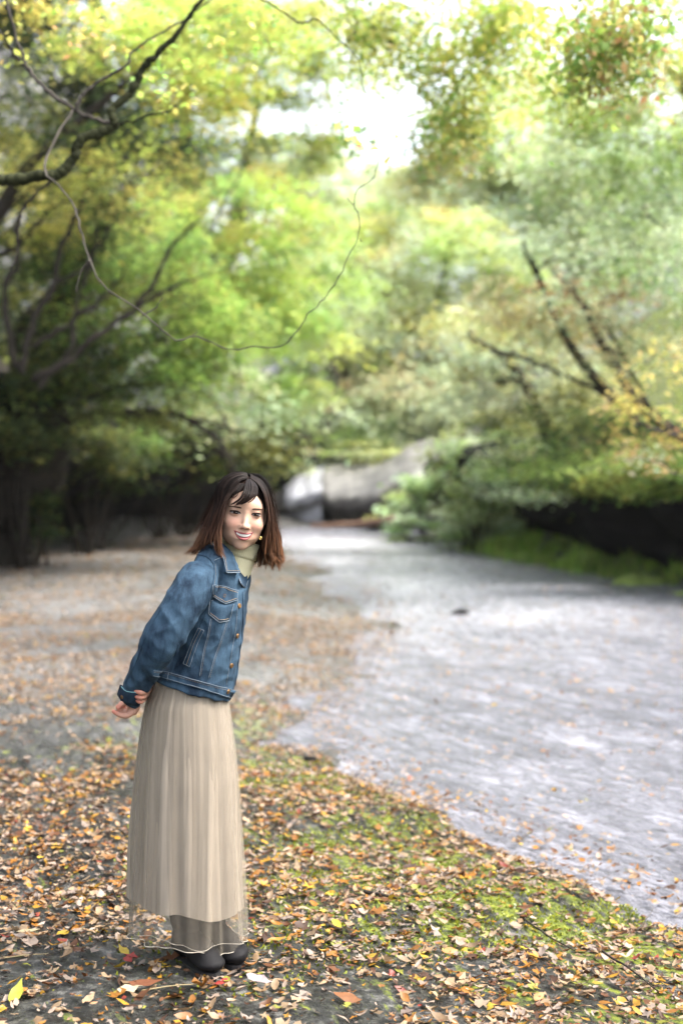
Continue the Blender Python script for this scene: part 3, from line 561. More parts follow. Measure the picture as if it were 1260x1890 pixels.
# undercut bank cliffs: displaced rock walls of real thickness
def cliff(name, label, line, h0, h1, over, seed, mat=M_CLIFF, cat='rock face'):
    L = spline(np.array(line, float), 90); n = len(L); m = 22; thickn = 1.6
    T = np.gradient(L, axis=0); T /= np.linalg.norm(T, axis=1)[:, None]; Nn = np.stack([T[:, 1], -T[:, 0]], -1)
    if over < 0: Nn = -Nn; over = -over
    v = []
    for k in range(m):
        t = k / (m - 1); lean = over * (np.sin(t * 2.2 - .35) - np.sin(-.35)) ; z = h0 + (h1 * (1 + .35 * vnoise(np.column_stack([L * .5, L[:, 0] * 0 + seed]))) - h0) * t
        off = lean - .5 * over
        row = np.column_stack([L + Nn * off, z])
        d = fbm(np.column_stack([row[:, :2] * .7, row[:, 2] * 1.4 + seed]), 4, seed) * .9; row[:, :2] += Nn * d[:, None]; v.append(row)
    back = np.column_stack([L - Nn * thickn, z + .2]); v.append(back); backb = np.column_stack([L - Nn * thickn, np.full(n, h0)]); v.append(backb)
    v = np.array(v); rows = len(v); V_ = v.reshape(-1, 3); i, j = np.meshgrid(np.arange(n - 1), np.arange(rows - 1)); q = j * n + i
    F_ = np.stack([q, q + 1, q + n + 1, q + n], -1).reshape(-1, 4)
    o = build(name, V_, F_, mat, origin=(L[n // 2, 0], L[n // 2, 1], 0)); tag(o, label, kind='structure'); return o
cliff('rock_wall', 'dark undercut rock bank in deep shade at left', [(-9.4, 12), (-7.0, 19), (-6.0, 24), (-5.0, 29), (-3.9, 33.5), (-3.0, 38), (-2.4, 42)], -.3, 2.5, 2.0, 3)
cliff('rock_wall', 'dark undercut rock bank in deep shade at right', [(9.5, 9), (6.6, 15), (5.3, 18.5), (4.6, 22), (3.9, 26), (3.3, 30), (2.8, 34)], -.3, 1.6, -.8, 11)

# waterfall ledge
def ledge():
    A = [at(430, 905, 41), at(520, 890, 39.5), at(600, 905, 38.5), at(650, 915, 38), at(730, 905, 37), at(800, 870, 37.5), at(860, 850, 38)]
    n = 80; L = spline(np.array([a[:2] for a in A]), n); top = np.interp(np.linspace(0, 1, n), np.linspace(0, 1, 7), [at(430, 935, 41)[2], at(520, 912, 39.5)[2], at(600, 900, 38.5)[2], at(650, 903, 38)[2], at(730, 884, 37)[2], at(800, 850, 37.5)[2], at(860, 842, 38)[2]])
    rows = []
    for t, (dy, dz) in enumerate([(.7, -1.0), (.75, -.66), (-.1, -.50), (-.32, -.4), (-.2, -.2), (.1, -.05), (.6, .1), (1.4, .28), (2.6, .45), (4.5, .6), (7, .5)]):
        z = (top + dz) if t > 1 else (np.full(n, -.3) if t == 0 else top * .35)
        r = np.column_stack([L[:, 0], L[:, 1] + dy, z]); r[:, 2] += .26 * fbm(r * 1.1, 4, 5); r[:, 1] += .35 * fbm(r * .9, 4, 8); rows.append(r)
    v = np.array(rows); m = len(v); i, j = np.meshgrid(np.arange(n - 1), np.arange(m - 1)); q = j * n + i
    o = build('rock_ledge', v.reshape(-1, 3), np.stack([q, q + 1, q + n + 1, q + n], -1).reshape(-1, 4), M_ROCK, origin=(0, 38, 0)); tag(o, 'pale rounded rock ledge that the stream slides over', kind='structure')
    # waterfall sheet along the left lobe
    wf = []; s0, s1 = 12, 34; L_ = v[:, s0:s1]
    for sgn, sl in ((1, L_),):
        pass
    W = L_.copy(); W[:, :, 1] -= .05; W[:, :, 2] += .05; k = W.shape[1]
    W[0] = W[2] + np.array([0, -.12, -0.7]); W[1] = W[2] + np.array([0, -.08, -.35]); W = W[:, 2:14]; k = W.shape[1]
    W[0, :, 2] = -.12
    i, j = np.meshgrid(np.arange(k - 1), np.arange(W.shape[0] - 1)); q = j * k + i
    ob = build('waterfall', W.reshape(-1, 3), np.stack([q, q + 1, q + k + 1, q + k], -1).reshape(-1, 4), M_FALL, origin=(-1, 39, 0)); tag(ob, 'low white waterfall sliding off the ledge', kind='structure')
M_FALL = simple('white_falling_water', (0.34, 0.345, 0.38), 0.3, var=.7, scale=2.5, bump=.8, bscale=9)
ledge()

# fallen log by the ledge
lg = thing('fallen_log', 'rust brown fallen log lying across the stream below the waterfall', 'log', tuple(at(650, 975, 35)[:2]) + (0.0,))
S = spline([at(575, 972, 35.5), at(620, 970, 35.2), at(670, 966, 35), at(725, 958, 34.6)], 30); S[:, 2] += .02 * vnoise(S * 3)
S[:, 2] = np.maximum(S[:, 2], .02)
mb = MB(); mb.add(*tube_arrays(S, np.linspace(.06, .085, 30), 12)); mb.build('trunk', simple('rusty_wood', (.15, .085, .055), .8, var=.4, scale=6, bump=.8, bscale=30), lg)
for q_ in (8, 17, 24):
    mb = MB(); mb.add(*tube_arrays(spline([S[q_], S[q_] + [.05, -.05, .18], S[q_] + [.14, -.08, .30]], 6), np.linspace(.03, .01, 6), 6)); mb.build('branch_stub', M_BARK, lg)

# rocks
def rock(label, px, py, sx, sy, sz, mat, seed, z=0.0, name='rock'):
    c = ground_at(px, py, z); c[2] = float(hfun(np.array([c[0]]), np.array([c[1]]))[0])
    n = 28; m = 16; a = np.linspace(0, 2 * np.pi, n, endpoint=False); b = np.linspace(-np.pi / 2, np.pi / 2, m)
    A_, B_ = np.meshgrid(a, b); d = np.stack([np.cos(B_) * np.cos(A_), np.cos(B_) * np.sin(A_), np.sin(B_)], -1)
    r = 1 + .35 * fbm(d * 1.4 + seed * 3.7, 4, seed); v = (d * r[..., None]) * np.array([sx, sy, sz]); v = v.reshape(-1, 3) + c + np.array([0, 0, sz * .25])
    q = np.array([[j * n + i, j * n + (i + 1) % n, (j + 1) * n + (i + 1) % n, (j + 1) * n + i] for j in range(m - 1) for i in range(n)])
    o = build(name, v, q, mat, origin=c); tag(o, label, 'rock'); return o
rock('mossy yellow green boulder between grass and water at right edge', 1180, 1080, .42, .3, .16, M_MOSSROCK, 1, WZ)
rock('second mossy boulder against the right frame edge beside the stream', 1285, 1100, .3, .25, .12, M_MOSSROCK, 2, WZ)
rock('flat brown stone between the grass strip and the stream', 990, 1048, .35, .2, .09, M_ROCK, 3, WZ)
rock('small dark stone breaking the bright water in mid stream', 848, 1135, .13, .1, .09, M_CLIFF, 4, WZ)
rock('dark pebble in the stream near the right edge', 1133, 1425, .045, .035, .03, M_CLIFF, 5, WZ)
rock('tan stone on the rock bed left of the stream bend', 588, 1330, .07, .045, .03, simple('tan_stone', (.32, .2, .11), .7, var=.4, scale=30), 6, -.05)
rock('small dark stone on the shore at the bend of the stream', 570, 1397, .05, .03, .02, M_CLIFF, 7, -.08)
rock('grey boulder on the dark shore below the right bank shrubs', 800, 1000, .4, .3, .18, M_ROCK, 8, WZ)

# grass strip on right shore (stuff)
rng = np.random.default_rng(3); n = 14000; RE2 = REDGE[np.argsort(REDGE[:, 1])]
t = rng.uniform(0, 1, n); A1, A2 = ground_at(880, 1018, WZ), ground_at(1260, 1082, WZ)
c = A1 + (A2 - A1) * t[:, None]; c[:, :2] += rng.normal(0, 1, (n, 2)) * np.array([.25, .55]) + np.array([.15, .35]); c = c[c[:, 0] > np.interp(c[:, 1], RE2[:, 1], RE2[:, 0]) - .1]
n = len(c); c[:, 2] = np.maximum(hfun(c[:, 0], c[:, 1]), WZ); h = rng.uniform(.10, .26, n) * (1 + 1.1 * vnoise(np.column_stack([c[:, :2] * 1.6, c[:, 0] * 0 + 4]))); az = rng.uniform(0, 6.28, n); wd = .012
s = np.stack([np.cos(az), np.sin(az), 0 * az], -1) * wd; tip = c + np.stack([rng.normal(0, .07, n), rng.normal(0, .07, n), h], -1); mid = c * .5 + tip * .5 + np.stack([0 * h, 0 * h, h * .1], -1)
v = np.stack([c - s, c + s, mid + s * .7, mid - s * .7, tip], 1).reshape(-1, 3); b = np.arange(n)[:, None] * 5
f = np.vstack([b + np.array([[0, 1, 2, 3]]), b + np.array([[3, 2, 4, 4]])])
f3 = [tuple(x) for x in (b + np.array([[0, 1, 2, 3]]))] + [tuple(x) for x in (b + np.array([[3, 2, 4]]))]
cc = np.array([(.14, .30, .04), (.24, .42, .06), (.36, .50, .10), (.30, .34, .09)])[rng.integers(0, 4, n)] * (1 + .5 * vnoise(np.column_stack([c[:, :2] * 2.3, c[:, 0] * 0 + 9])))[:, None]
o = build('grass', v, f3, M_GRASS, col=np.repeat(cc, 5, 0)); tag(o, 'bright green grass strip along the right shore', 'grass', kind='stuff')

# leaf litter -------------------------------------------------------
def litter_shape(kind):
    if kind == 0: P = [(-.5, 0), (-.38, .13), (-.15, .23), (.12, .22), (.34, .11), (.55, 0), (.34, -.12), (.12, -.24), (-.15, -.21), (-.38, -.12)]
    elif kind == 1: P = [(-.5, 0), (-.3, .30), (.02, .17), (.15, .5), (.25, .14), (.6, .05), (.25, -.14), (.15, -.5), (.02, -.17), (-.3, -.30)]
    else: P = [(-.5, 0), (-.2, .13), (.2, .12), (.55, 0), (.2, -.12), (-.2, -.13)]
    return np.array(P)
def leaf_mesh(pos, size, az, nrm, kind, curl, rng):
    P = litter_shape(kind); k = len(P); n = len(pos)
    x = P[None, :, 0] * size[:, None]; y = P[None, :, 1] * size[:, None]
    z = curl[:, None] * (P[None, :, 0] ** 2 * 1.3 + np.abs(P[None, :, 1]) * .9) * size[:, None] + rng.normal(0, .05, (n, k)) * size[:, None]
    d = np.stack([np.cos(az), np.sin(az), 0 * az], -1); d -= nrm * np.sum(d * nrm, 1)[:, None]; d /= np.linalg.norm(d, axis=1)[:, None]
    s = np.cross(nrm, d)
    v = pos[:, None] + x[..., None] * d[:, None] + y[..., None] * s[:, None] + z[..., None] * nrm[:, None]
    v = np.concatenate([v, pos[:, None]], 1)
    f = np.stack([np.array([k, i, (i + 1) % k, (i + 2) % k]) for i in range(0, k, 2)])
    F_ = (np.arange(n)[:, None, None] * (k + 1) + f[None]).reshape(-1, 4)
    return v.reshape(-1, 3), F_, k + 1
LCOL = np.array([(.27, .19, .115), (.22, .145, .08), (.29, .22, .17), (.22, .095, .022), (.26, .11, .015), (.32, .17, .018), (.36, .24, .028), (.10, .04, .015), (.05, .024, .013), (.21, .165, .135), (.20, .035, .02), (.19, .19, .03)])
LW = np.array([.19, .15, .14, .08, .08, .06, .035, .11, .08, .10, .008, .015]); LW = LW / LW.sum()
mbl = MB()
def scatter(n, x0, x1, y0, y1, size, thr, seed, keepf=None, wmod=None, lift=.004):
    rng = np.random.default_rng(seed)
    x = rng.uniform(x0, x1, n); y = rng.uniform(y0, y1, n)
    u = x * .77 + y * .64; v_ = -x * .64 + y * .77
    dn = fbm(np.stack([u * 1.1, v_ * 2.6, x * 0], -1), 3, 41) + .25 * fbm(np.stack([x * 7, y * 7, x * 0], -1), 2, 43)
    e = poly_sd(EDGE, x, y)
    pk = sstep(thr - .25, thr + .35, dn) * (1 - .60 * sstep(-.10, .04, e) - .35 * sstep(.04, .5, e))
    if keepf is not None: pk = pk * keepf(x, y, e)
    k = rng.uniform(0, 1, n) < pk; x, y = x[k], y[k]; n = len(x)
    z = np.maximum(hfun(x, y), np.where(poly_sd(EDGE, x, y) > 0, WZ + .01, -9)) + lift + rng.uniform(0, .012, n)
    nr = np.stack([rng.normal(0, .28, n), rng.normal(0, .28, n), np.ones(n)], -1); nr /= np.linalg.norm(nr, axis=1)[:, None]
    pos = np.stack([x, y, z], -1); sz = size * rng.uniform(.55, 1.45, n); az = rng.uniform(0, 6.28, n); curl = rng.normal(.2, .35, n)
    w_ = LW.copy() if wmod is None else LW * wmod; w_ = w_ / w_.sum()
    ci = rng.choice(len(LCOL), n, p=w_); kd = rng.choice(3, n, p=[.45, .25, .30])
    for q in range(3):
        m_ = kd == q
        if m_.sum() == 0: continue
        v, f, kk = leaf_mesh(pos[m_], sz[m_], az[m_], nr[m_], q, curl[m_], rng)
        mbl.add(v, f, np.repeat(LCOL[ci[m_]] * rng.uniform(.7, 1.15, (m_.sum(), 1)), kk, 0))
dark_w = np.array([.6, .8, .5, 1, .8, .5, .5, 2.2, 2.6, 1, .6, 1])
def moss_noise(x, y): u = x * .77 + y * .64; v_ = -x * .64 + y * .77; return fbm(np.stack([u * .9, v_ * 4.2, x * 0], -1), 4, 61)
left_thin = lambda x, y, e: (1 - .25 * np.exp(-(((x + .75) / .75) ** 2 + ((y - 4.25) / .65) ** 2))) * (1 - .75 * sstep(.08, .2, moss_noise(x, y)) * sstep(-2.2, -.6, e) * (e < 0))
scatter(17000, -2.2, 2.4, 3.5, 7.6, .037, -.30, 1, left_thin)
scatter(19000, -2.2, 2.4, 3.5, 7.6, .022, -.30, 2, left_thin, dark_w)
scatter(62000, -4.5, 4.5, 7.6, 15, .031, -.30, 3, lambda x, y, e: 1 - .3 * (e > 0), np.array([1.6, 1.6, 1.8, .9, .8, .8, .5, 1, .8, 2.2, .3, .8]))
pale_w = np.array([2, 2, 2, .8, .8, .8, .6, .6, .4, 2.5, .3, .8])
scatter(45000, -7, 6, 15, 34, .045, -.25, 4, None, pale_w)
scatter(9000, -1.5, 2.0, 7, 14, .028, -.5, 9, lambda x, y, e: (e > -.3) * 2.5, pale_w, .008)
scatter(1100, -1.8, .5, 3.5, 5.6, .044, -1.2, 31, None, None)
scatter(1900, -1.8, .5, 3.5, 5.6, .020, -1.2, 32, None, dark_w)
scatter(1500, 0, 4, 5, 12, .04, -.9, 5, lambda x, y, e: (e > .3) * 1.6 * sstep(.6, 1.8, x - .1 * y), None, .012)
scatter(7000, 0.3, 6, 9, 20, .05, -.9, 6, lambda x, y, e: (e > .1) * 2.5, pale_w, .012)
o = mbl.build('leaf_litter', M_LITTER, smooth=False); tag(o, 'carpet of fallen tan, orange and yellow leaves on the wet rock', 'fallen leaves', kind='stuff')

# moss tufts (stuff): short blades on the mossy streaks
rng = np.random.default_rng(8); n = 60000; x = rng.uniform(-.9, 2.2, n); y = rng.uniform(3.6, 8.6, n)
u = x * .77 + y * .64; v_ = -x * .64 + y * .77
dn = fbm(np.stack([u * .9, v_ * 4.2, x * 0], -1), 4, 61); e = poly_sd(EDGE, x, y)
k = (dn > .08) & (e < -.02) & (rng.uniform(0, 1, n) < sstep(-2.4, -.5, e)); x, y, dn = x[k], y[k], dn[k]; n = len(x); z = hfun(x, y)
c = np.stack([x, y, z - .002], -1); h = rng.uniform(.003, .009, n) * (1 + 1.5 * np.clip(dn, 0, .5)); az = rng.uniform(0, 6.28, n)
s = np.stack([np.cos(az), np.sin(az), 0 * az], -1) * .006; tip = c + np.stack([rng.normal(0, .006, n), rng.normal(0, .006, n), h], -1)
v = np.stack([c - s, c + s, tip + s * .4, tip - s * .4], 1).reshape(-1, 3)
cc = np.array([(.13, .165, .01), (.22, .25, .015), (.30, .32, .025), (.07, .09, .008)])[rng.integers(0, 4, n)]
o = build('moss', v, np.arange(4 * n).reshape(n, 4), M_GRASS, col=np.repeat(cc, 4, 0), smooth=False); tag(o, 'green moss growing in diagonal streaks on the rock', 'moss', kind='stuff')

# single leaves and twigs that stand out
def one_leaf(label, px, py, size, az, kind, col, curl=.25, tilt=(0, 0)):
    c = ground_at(px, py, 0); c[2] = float(hfun(c[:1], c[1:2])[0]); c = ground_at(px, py, c[2]); c[2] += .016
    nr = np.array([[tilt[0], tilt[1] - .25, 1.]]); nr /= np.linalg.norm(nr)
    v, f, k = leaf_mesh(c[None], np.array([size]), np.array([az]), nr, kind, np.array([curl]), np.random.default_rng(int(px)))
    o = build('fallen_leaf', v, f, M_LITTER, None, False, np.tile(col, (k, 1)), origin=c); tag(o, label, 'leaf', 'larger leaves lying loose on the rock')
one_leaf('large pale cream leaf on the rock below and left of the boots', 240, 1836, .075, .3, 0, (.36, .30, .20))
one_leaf('large rust brown leaf touching the pale leaf in front of the boots', 268, 1825, .10, .15, 0, (.13, .05, .025), .12)
one_leaf('bright yellow leaf left of the boots', 229, 1765, .06, 2.2, 0, (.38, .27, .03))
one_leaf('crimson leaf on the rock in front of the right boot', 408, 1822, .055, .4, 0, (.22, .03, .025), .1)
one_leaf('dark red leaf left of the skirt hem', 240, 1776, .055, 1.2, 1, (.28, .04, .03), .1)
one_leaf('pale lilac curled leaf right of the boots', 478, 1822, .08, -.3, 0, (.30, .24, .24), .5)
one_leaf('yellow green leaf standing at the bottom left corner', 30, 1845, .08, 1.5, 0, (.26, .27, .03), .3, (.2, -.5))
one_leaf('large brown oval leaf near the bottom right of the skirt', 640, 1850, .085, -.35, 0, (.17, .07, .025), .15)
one_leaf('long pale leaf at the left of the skirt', 52, 1728, .075, .15, 2, (.32, .27, .16))
one_leaf('single lemon yellow leaf lying right of the skirt in the litter', 621, 1714, .055, -1.0, 0, (.42, .32, .03))
def one_twig(label, pts, r, col=M_BARK):
    P = []
    for (px, py) in pts:
        c = ground_at(px, py, 0); z = float(hfun(c[:1], c[1:2])[0]); c = ground_at(px, py, z); c[2] = z + r + .012; P.append(c)
    S = spline(P, 24); S[:, 2] += .004 * vnoise(S * 20); m = MB(); m.add(*tube_arrays(S, np.linspace(r, r * .45, 24), 6)); o = m.build('twig', col, origin=P[0]); tag(o, label, 'twig', 'twigs lying on the rock slope')
M_STALK = simple('pale_stalk', (.22, .17, .08), .7)
one_twig('thin pale leaf stalk lying in front of the boots', [(262, 1836), (310, 1828), (350, 1826), (368, 1823)], .0022, M_STALK)
one_twig('pale stalk lying left of the skirt near the left edge', [(8, 1776), (50, 1771), (90, 1768)], .0022, M_STALK)
one_twig('short dark stick among the leaves right of the skirt', [(672, 1655), (705, 1662), (732, 1668)], .008)
one_twig('long thin dark twig running down the mossy slope', [(960, 1700), (1010, 1735), (1060, 1765)], .004)
one_twig('thin twig lying parallel to the water near the right edge', [(1110, 1765), (1165, 1800), (1215, 1840)], .004)
one_twig('bent grey twig at the water edge right of the moss', [(1175, 1725), (1195, 1700), (1206, 1680)], .0025, M_BARKL)
# ================================================================== SDF tools
def smin(a, b, k):
    h = np.clip(0.5 + 0.5 * (b - a) / k, 0, 1); return b * (1 - h) + a * h - k * h * (1 - h)
def smax(a, b, k): return -smin(-a, -b, k)
class Loft:
    """elliptical loft: stations (x,y,z), radii ru along U, rv along V"""
    def __init__(s, pts, ru, rv=None, U=(1, 0, 0), n=None, cap=1.0):
        pts = np.asarray(pts, float); ru = np.broadcast_to(np.asarray(ru, float), (len(pts),)); rv = ru if rv is None else np.broadcast_to(np.asarray(rv, float), (len(pts),))
        U = np.broadcast_to(np.asarray(U, float), (len(pts), 3))
        D = np.column_stack([pts, ru, rv, U]); D = spline(D, n or 3 * len(pts)); s.P = D[:, :3]; s.ru = D[:, 3]; s.rv = D[:, 4]; U = D[:, 5:]
        T = np.gradient(s.P, axis=0); T /= np.linalg.norm(T, axis=1)[:, None]; s.T = T
        U = U - T * np.sum(U * T, 1)[:, None]; s.U = U / np.linalg.norm(U, axis=1)[:, None]; s.V = np.cross(T, s.U); s.cap = cap
        r = max(s.ru.max(), s.rv.max()); s.lo = s.P.min(0) - r; s.hi = s.P.max(0) + r
    def __call__(s, p):
        best = np.full(len(p), 9.)
        for i in range(len(s.P) - 1):
            a, b = s.P[i], s.P[i + 1]; d = b - a; t = np.clip((p - a) @ d / (d @ d), 0, 1)
            q = p - a - t[:, None] * d; ru = s.ru[i] * (1 - t) + s.ru[i + 1] * t; rv = s.rv[i] * (1 - t) + s.rv[i + 1] * t
            U = s.U[i]; V = s.V[i]; T = s.T[i]; m = np.minimum(ru, rv)
            x = q @ U; y = q @ V; z = q @ T
            dd = (np.sqrt((x / ru) ** 2 + (y / rv) ** 2 + (z / (m * s.cap)) ** 2) - 1) * m
            best = np.minimum(best, dd)
        return best
def ell(p, c, r):
    q = (p - np.asarray(c)) / np.asarray(r); k = np.sqrt((q * q).sum(-1)); return (k - 1) * min(r)
def mesh_sdf(f, lo, hi, h, B=12):
    lo = np.asarray(lo, float); n = (np.ceil((np.asarray(hi) - lo) / h / B).astype(int)) * B + 1
    G = np.full(n, 1., np.float32); nb = (n - 1) // B
    bi = np.stack(np.meshgrid(*[np.arange(k) for k in nb], indexing='ij'), -1).reshape(-1, 3)
    cen = lo + (bi * B + B / 2) * h; R0 = B * h * .5 * 1.75 + .004
    dc = np.concatenate([f(cen[i:i + 40000]) for i in range(0, len(cen), 40000)])
    for b, d in zip(bi[dc < -R0], dc[dc < -R0]): G[b[0] * B:b[0] * B + B + 1, b[1] * B:b[1] * B + B + 1, b[2] * B:b[2] * B + B + 1] = -1
    act = bi[np.abs(dc) <= R0]; loc = np.stack(np.meshgrid(*[np.arange(B + 1)] * 3, indexing='ij'), -1).reshape(-1, 3)
    for i in range(0, len(act), 60):
        a = act[i:i + 60]; idx = a[:, None] * B + loc[None]; v = f((lo + idx.reshape(-1, 3) * h)).reshape(len(a), -1)
        for q in range(len(a)):
            s0, s1, s2 = a[q] * B; G[s0:s0 + B + 1, s1:s1 + B + 1, s2:s2 + B + 1] = v[q].reshape(B + 1, B + 1, B + 1)
    S = G < 0
    c8 = [S[i:n[0] - 1 + i, j:n[1] - 1 + j, k:n[2] - 1 + k] for i in (0, 1) for j in (0, 1) for k in (0, 1)]
    cnt = sum(x.astype(np.int8) for x in c8); actc = np.argwhere((cnt > 0) & (cnt < 8))
    offs = np.array([(i, j, k) for i in (0, 1) for j in (0, 1) for k in (0, 1)])
    vals = np.stack([G[actc[:, 0] + o[0], actc[:, 1] + o[1], actc[:, 2] + o[2]] for o in offs], 1)
    acc = np.zeros((len(actc), 3)); num = np.zeros(len(actc))
    for a in range(8):
        for b in range(a + 1, 8):
            if np.abs(offs[a] - offs[b]).sum() != 1: continue
            va, vb = vals[:, a], vals[:, b]; m = (va < 0) != (vb < 0); t = np.where(m, va / np.where(m, va - vb, 1), 0)
            p = offs[a] + t[:, None] * (offs[b] - offs[a]); acc += p * m[:, None]; num += m
    verts = lo + (actc + acc / num[:, None]) * h
    ID = np.full(np.array(G.shape) - 1, -1, np.int64); ID[actc[:, 0], actc[:, 1], actc[:, 2]] = np.arange(len(actc))
    faces = []
    for ax in range(3):
        u, v = (ax + 1) % 3, (ax + 2) % 3; sl0 = [slice(None)] * 3; sl1 = [slice(None)] * 3; sl0[ax] = slice(0, -1); sl1[ax] = slice(1, None)
        A = S[tuple(sl0)]; Bm = S[tuple(sl1)]; e = np.argwhere(A != Bm); e = e[(e[:, u] > 0) & (e[:, v] > 0) & (e[:, u] < n[u] - 1) & (e[:, v] < n[v] - 1)]
        ins = A[e[:, 0], e[:, 1], e[:, 2]]
        def idn(du, dv):
            c = e.copy(); c[:, u] += du; c[:, v] += dv; return ID[c[:, 0], c[:, 1], c[:, 2]]
        q = np.stack([idn(-1, -1), idn(0, -1), idn(0, 0), idn(-1, 0)], 1); q[~ins] = q[~ins][:, ::-1]; faces.append(q)
    F = np.vstack(faces); F = F[(F >= 0).all(1)]
    return verts, F
def smooth_verts(v, F, it=1, lam=.5):
    for _ in range(it):
        s = np.zeros_like(v); c = np.zeros(len(v))
        for a, b in ((0, 1), (1, 2), (2, 3), (3, 0)):
            np.add.at(s, F[:, a], v[F[:, b]]); np.add.at(s, F[:, b], v[F[:, a]]); np.add.at(c, F[:, a], 1); np.add.at(c, F[:, b], 1)
        v = v * (1 - lam) + lam * s / c[:, None]
    return v
def march(f, o, d, t0, t1, step=.006):
    """first hit of rays o+t d (arrays)"""
    t = np.full(len(o), float(t0)); hit = np.zeros(len(o), bool)
    for _ in range(160):
        v = f(o + d * t[:, None]); hit |= v < 2e-4; adv = ~hit & (t < t1)
        if not adv.any(): break
        t = np.where(adv, t + np.clip(v * .6, 4e-4, step), t)
    return t, hit
def grad(f, p, e=.0015):
    g = np.stack([f(p + np.eye(3)[k] * e) - f(p - np.eye(3)[k] * e) for k in range(3)], -1); return g / (np.linalg.norm(g, axis=1)[:, None] + 1e-9)
def onto(f, pix, drop=False):
    """project pixels of the drawing on a garment surface -> points, normals"""
    pix = np.asarray(pix, float); D = np.array([ray(a, b) for a, b in pix]); L = np.linalg.norm(D, axis=1)[:, None]; D = D / L
    O = np.repeat(C0[None], len(D), 0); t, hit = march(f, O, D, YP - .55, YP + .5, .01); p = O + D * t[:, None]
    if drop: p = p[hit]
    elif not hit.all() and hit.any():
        ih = np.where(hit)[0]
        for i in np.where(~hit)[0]:                                   # just past the outline: nearest surface point
            k = ih[np.argmin(np.sum((pix[ih] - pix[i]) ** 2, 1))]; p[i] = O[i] + D[i] * (t[k] + .004)
    return p, grad(f, p)
def PY(px, py, dy): return at(px, py, YP + dy)
PX = YP / 2625.0                                                       # metres per photo pixel at the person

# ------------------------------------------------------------------ person
ppos = (float(at(372, 1790, YP)[0]), YP, 0.0)
person = thing('person', 'smiling woman in denim jacket and beige tulle skirt, hands held behind her back', 'person', ppos)

# head frame
HY, HR, HP = R(13), R(6.5), R(4)
fwd = np.array([math.sin(HY), -math.cos(HY) * math.cos(HP), -math.sin(HP)]); fwd /= np.linalg.norm(fwd)
up0 = np.array([0, 0, 1.]); rt = np.cross(up0, -fwd) * 1.0; rt = np.cross(fwd, up0) * -1; rt /= np.linalg.norm(rt)
if rt[0] < 0: rt = -rt
upv = np.cross(rt, -fwd); upv = upv if upv[2] > 0 else -upv
rt2 = rt * math.cos(HR) - upv * math.sin(HR); up2 = upv * math.cos(HR) + rt * math.sin(HR)
HM = np.stack([rt2, fwd, up2])                                        # rows: local x (image right), y (out of the face), z (up)
HO = PY(446.5, 944, -0.03)
def to_head(p): return (p - HO) @ HM.T
def from_head(q): return HO + np.asarray(q) @ HM
mm = .001
def head_sdf_local(q):
    q = q / mm; ax = np.abs(q[:, 0]); qs = q.copy(); qs[:, 0] = ax
    d = ell(q, (0, -16, 28), (71, 89, 76))
    d = smin(d, ell(q, (0, 20, -24), (65, 61, 80)), 18)
    d = smin(d, ell(q, (0, 18, -64), (55, 54, 40)), 16)
    d = smin(d, ell(q, (0, 52, -96), (20, 20, 17)), 16)
    d = smin(d, ell(qs, (36, 54, -32), (22, 23, 19)), 18)                # cheeks
    d = smin(d, ell(q, (0, 64, 24), (46, 17, 22)), 14)                   # brow
    d = smax(d, -ell(qs, (32, 95, 1), (17, 15, 9)), 9)                   # sockets
    d = smin(d, ell(qs, (32, 69, 0), (14, 12, 10)), 4)                   # lids
    # nose
    t = np.clip((4 - q[:, 2]) / 40, 0, 1); cx = np.stack([0 * t, 75 + t ** 1.4 * 17, 4 - 40 * t], -1); dn = np.linalg.norm((q - cx) * np.array([1, .9, 1]), axis=1) - (5.5 + 3.0 * t)
    d = smin(d, dn, 9)
    d = smin(d, ell(q, (0, 92, -36), (10, 9, 8)), 5)
    d = smin(d, ell(qs, (12.5, 83, -39), (7.5, 8, 6.5)), 4)
    d = smax(d, -ell(qs, (6.0, 90, -46), (3.6, 4, 3)), 3)
    d = smin(d, ell(q, (0, 60, -68), (31, 18, 17)), 14)                  # muzzle
    # smile folds
    for k_ in range(7):
        u_ = k_ / 6; d = smax(d, -ell(qs, (17 + 17 * u_ ** .8, 86 - 9 * u_, -38 - 26 * u_), (2.6, 4.5, 4.2)), 3.5)
    d = smin(d, ell(q, (0, 74, -76), (17, 8, 4.5)), 5)                   # lower lip volume
    d = smin(d, ell(qs, (72, -5, -12), (8, 15, 27)), 5)                  # ears
    return d * mm
# neck / body skeleton
NECK = Loft([PY(452, 985, .05), PY(440, 1015, .04), PY(425, 1050, .03)], [.050, .050, .060], [.052, .052, .065])
BODY = [Loft([PY(425, 1050, .03), PY(402, 1090, .02), PY(385, 1150, .0), PY(368, 1210, 0), PY(354, 1275, 0), PY(350, 1330, 0)], [.04, .06, .065, .065, .075, .07], [.05, .10, .10, .085, .085, .085], U=(.95, 0, -.3)),
        Loft([PY(350, 1330, -.045), PY(350, 1540, -.03), PY(344, 1745, .0)], [.06, .045, .026]),
        Loft([PY(356, 1330, .045), PY(375, 1540, .06), PY(388, 1745, .065)], [.06, .045, .026])]
SH_R, EL_R, WR_R = PY(372, 1072, -.13), PY(303, 1186, -.17), PY(243, 1291, -.055)
SH_L, EL_L, WR_L = PY(412, 1070, .14), PY(330, 1180, .19), PY(290, 1258, .07)
ARMS = [Loft([SH_R, (SH_R + EL_R) / 2, EL_R, (EL_R + WR_R) / 2, WR_R], [.042, .038, .032, .03, .021]), Loft([SH_L, (SH_L + EL_L) / 2, EL_L, (EL_L + WR_L) / 2, WR_L], [.042, .038, .032, .03, .021])]
def H(px, py, dy=-.055): return PY(px, py, dy)
mmk = lambda r: np.array(r) * .001
